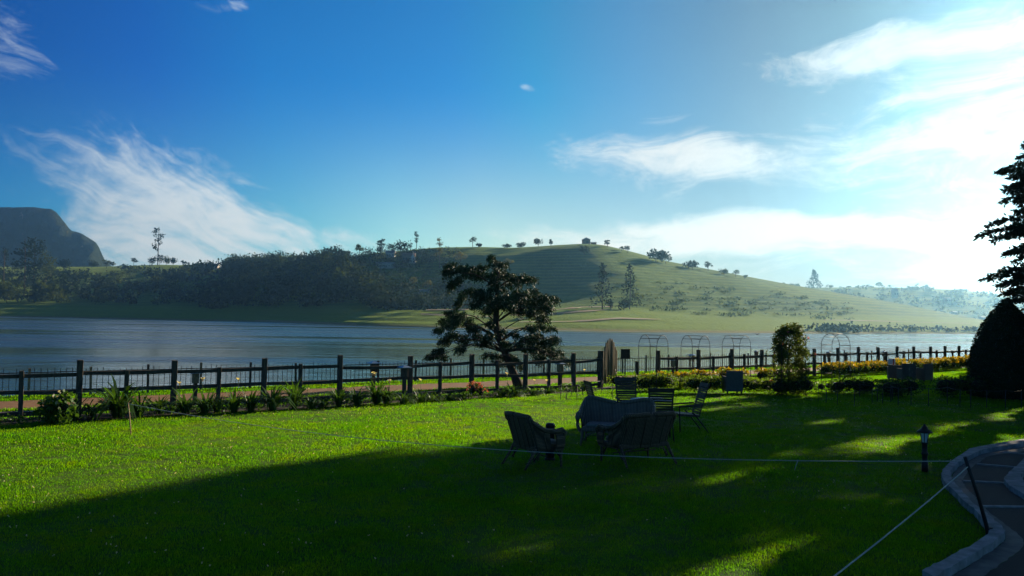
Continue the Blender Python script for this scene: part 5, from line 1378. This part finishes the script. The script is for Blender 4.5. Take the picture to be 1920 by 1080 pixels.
mass('lower_slope_wood', low, rg.uniform(6, 11, 150), rg.uniform(8, 14, 150), m_fl[0], 54, 4)
sh = scatter(130, 640, 860, lambda p, y, q: 474 < y < 508)
mass('village_trees', sh, rg.uniform(4, 8, 130), rg.uniform(5, 9, 130), m_fl[0], 44, 5)
sc_l = scatter(190, -260, 430, lambda p, y, q: y > 512 and math.sin(p * .055 + y * .16) + math.sin(p * .021 - y * .1) > .05)
mass('meadow_scrub', sc_l, rg.uniform(5, 11, 190), rg.uniform(8, 18, 190), m_fl[1], 46, 6, 'bushy')
sc_d = scatter(240, -260, 425, lambda p, y, q: y > 506 and math.sin(p * .04 - y * .2) + .5 * math.sin(p * .013 + 2) > .1)
mass('dark_meadow_scrub', sc_d, rg.uniform(7, 17, 240), rg.uniform(11, 24, 240), m_fl[0], 60, 7, 'bushy')
sc_r = scatter(190, 1150, 1600, lambda p, y, q: q < .42 and (math.sin(y * .62 + p * .004) > .55 or math.sin(p * .05 + y * .2) > .9))
mass('hill_foot_scrub', sc_r, rg.uniform(.9, 2.2, 190), rg.uniform(4, 10, 190), m_fl[1], 20, 8, 'bushy')
sc_t = scatter(240, 700, 900, lambda p, y, q: 508 < y < 548)
mass('tea_bushes', sc_t, rg.uniform(1.5, 4.0, 240), rg.uniform(3, 7, 240), m_fl[1], 24, 9, 'bushy')
fr = []
for _ in range(230):
    px = rg.uniform(1490, 1990); q = rg.uniform(.02, .75) ** 1.2; fr.append(far_pt(px, q))
mass('far_hill_scrub', fr, rg.uniform(3, 8, 230), rg.uniform(10, 26, 230), m_fl[1], 34, 10, 'bushy')
mt = []
for _ in range(620):
    k = rg.integers(60, 195); j = rg.integers(4, 24); v_ = np.array(mount.data.vertices[int(k) * 49 + int(j)].co); mt.append(v_)
mass('mountain_forest', mt, rg.uniform(8, 20, 620), rg.uniform(10, 22, 620), m_fl[0], 34, 11)
shb = []
for _ in range(60):
    px = rg.uniform(1520, 1900); D = float(T_D0(px)) + rg.uniform(3, 20); shb.append(H(px, D))
mass('shore_scrub', shb, rg.uniform(2, 4.5, 60), rg.uniform(5, 12, 60), m_fl[0], 30, 13, 'bushy')

# ---- bare tracks along the far bank, and sunlit terrace edges painted as tan strips
m_track_lit_edge = noisy('track_earth_and_lit_edge', (0.30, 0.23, 0.12), (0.20, 0.16, 0.08), .3, .95, .3, .1)
def track_and_lit_edge(pts, wd, nseg=40):
    xs = np.linspace(0, len(pts) - 1, nseg); px = np.interp(xs, range(len(pts)), [p[0] for p in pts]); py = np.interp(xs, range(len(pts)), [p[1] for p in pts])
    V = []
    for a, b in zip(px, py):
        P = on_hill(a, b)
        for s in (-1, 0, 1):
            q = P[1] + s * wd / 2; V.append(H(a, q) + V3(0, 0, .35))
    o_ = np_mesh('track_and_lit_edge', V, grid_faces(nseg, 3), m_track_lit_edge); tag(o_, kind='structure')
track_and_lit_edge([(790, 590), (850, 593), (930, 595)], 5); track_and_lit_edge([(960, 592), (1030, 590), (1090, 585), (1150, 581)], 4); track_and_lit_edge([(975, 605), (1080, 604), (1160, 598), (1240, 600)], 4); track_and_lit_edge([(1040, 582), (1090, 577), (1150, 576)], 5)
track_and_lit_edge([(480, 604), (580, 607), (670, 609)], 4); track_and_lit_edge([(800, 582), (880, 581)], 5); track_and_lit_edge([(1545, 601), (1650, 603), (1750, 606), (1820, 607)], 5)

# ---- houses
m_wallw = noisy('pale_wall', (0.50, 0.47, 0.44), (0.38, 0.36, 0.34), .5, .9, .1, .02)
m_wallr = noisy('brown_wall', (0.26, 0.17, 0.13), (0.18, 0.12, 0.10), .5, .9, .1, .02)
m_roof = noisy('grey_roof', (0.22, 0.22, 0.23), (0.14, 0.14, 0.15), .5, .7, .2, .02)
m_roofr = noisy('rust_roof', (0.24, 0.12, 0.08), (0.16, 0.08, 0.06), .5, .8, .2, .02)
m_win = noisy('dark_window', (0.02, 0.025, 0.03), (0.03, 0.035, 0.04), 1, .2, 0, .01)
def house(label, P, wpx, hpx, depth, wall, roof, nwin=3, roofh=.45, cat='house', rz=0.0, hip=False):
    S = P[1] / FPX; w_, h_ = wpx * S, hpx * S * (1 - roofh); rh = hpx * S * roofh
    root = empty('hillside_house', P - V3(0, 0, .6), rz, label, cat, None)
    mb = MB(); mb.box((0, 0, h_ / 2), (w_, depth, h_ + 1.2)); mb.build('wall', wall, root)
    mb = MB(); e = .5; z = h_ + .6
    if hip: V = [(-w_ / 2 - e, -depth / 2 - e, z), (w_ / 2 + e, -depth / 2 - e, z), (w_ / 2 + e, depth / 2 + e, z), (-w_ / 2 - e, depth / 2 + e, z), (-.2, 0, z + rh), (.2, 0, z + rh)]
    else: V = [(-w_ / 2 - e, -depth / 2 - e, z), (w_ / 2 + e, -depth / 2 - e, z), (w_ / 2 + e, depth / 2 + e, z), (-w_ / 2 - e, depth / 2 + e, z), (-w_ / 2 - e, 0, z + rh), (w_ / 2 + e, 0, z + rh)]
    mb.add(V, [(3, 2, 1, 0), (0, 1, 5, 4), (2, 3, 4, 5), (1, 2, 5), (3, 0, 4)]); mb.build('roof', roof, root)
    for k in range(nwin):
        x = (k + .5) / nwin * w_ - w_ / 2
        if k == nwin // 2 and nwin > 2: mb = MB(); mb.box((x, -depth / 2 - .03, h_ * .32), (w_ / nwin * .4, .08, h_ * .64)); mb.build('door', m_win, root)
        else: mb = MB(); mb.box((x, -depth / 2 - .03, h_ * .55), (w_ / nwin * .45, .08, h_ * .35)); mb.build('window', m_win, root)
    return root
hp = H(1098, float(T_D3(1098)) - 3)
house('small square hut with a pointed roof on the hill summit', hp, 12, 12, 5, m_wallr, m_roof, 1, .38, 'hut', .3, True)
house('low grey wall shed beside the summit hut', H(1112, float(T_D3(1112)) - 2), 10, 4, 4, m_wallr, m_roof, 1, .3, 'shed')
house('pale house with a wide roof below the dark pair of hill trees', on_hill(731, 482) + V3(0, 0, .6), 16, 11, 7, m_wallw, m_roof, 3, .45)
house('long pale house row with white fronts lower on the hillside', on_hill(722, 502) + V3(0, 0, .6), 32, 9, 7, m_wallw, m_roof, 6, .35)
house('ochre and brown two storey house beside the temple dome', on_hill(765, 492) + V3(0, 0, .6), 22, 17, 8, m_wallr, m_roofr, 4, .35)
tp_ = on_hill(773, 494); S = tp_[1] / FPX
te = empty('temple', tp_, 0, 'small white temple with a pointed dome on the hillside', 'temple')
mb = MB(); mb.box((0, 0, 3 * S), (11 * S, 6, 8 * S)); mb.build('wall', m_wallw, te)
mb = MB(); mb.lathe([(4.5 * S, 7 * S), (4.6 * S, 9 * S), (4 * S, 12 * S), (2.2 * S, 14.5 * S), (1.0 * S, 16 * S), (.8 * S, 18 * S), (.1 * S, 23 * S)], 14); mb.build('dome', m_wallw, te)
for k in (-1, 1): mb = MB(); mb.box((k * 2.6 * S, -3.04, 3 * S), (2 * S, .1, 3.4 * S)); mb.build('window', m_win, te)
house('long low white building at the edge of the lower wood', on_hill(794, 551) + V3(0, 0, .6), 20, 6.5, 6, m_wallw, m_wallw, 5, .3, 'building')
house('white house among trees on the ridge skyline', on_hill(397, 505) + V3(0, 0, .6), 24, 10, 8, m_wallw, m_roof, 4, .45)
pp = on_hill(710, 543); pl = empty('utility_pole', pp, 0, 'tall pale bare pole on the tea slope', 'pole')
mb = MB(); mb.tube([(0, 0, -1), (0, 0, 22 * pp[1] / FPX)], [.45, .3], 8); mb.build('shaft', m_wallw, pl)
mb = MB(); mb.box((0, -.3, 20.5 * pp[1] / FPX), (2.2, .15, .2)); mb.build('crossarm', m_wallw, pl)
FHS = [('white terraced house on the near shoulder of the far hill', 1588, .30, 12, 7, 3), ('tall white block in the middle of the far hill', 1667, .36, 8, 16, 2), ('white house with a pale roof on the far hill slope', 1763, .30, 9, 8, 2), ('tiny white shed low on the far hill', 1775, .12, 6, 4, 1), ('white hut low on the far hill beside the clipped cone', 1826, .05, 7, 6, 1)]
for lab, px, q, a, b, nw in FHS: house(lab, far_pt(px, q) + V3(0, -14, 5), a, b, 7, m_wallw, m_wallw, nw, .3)
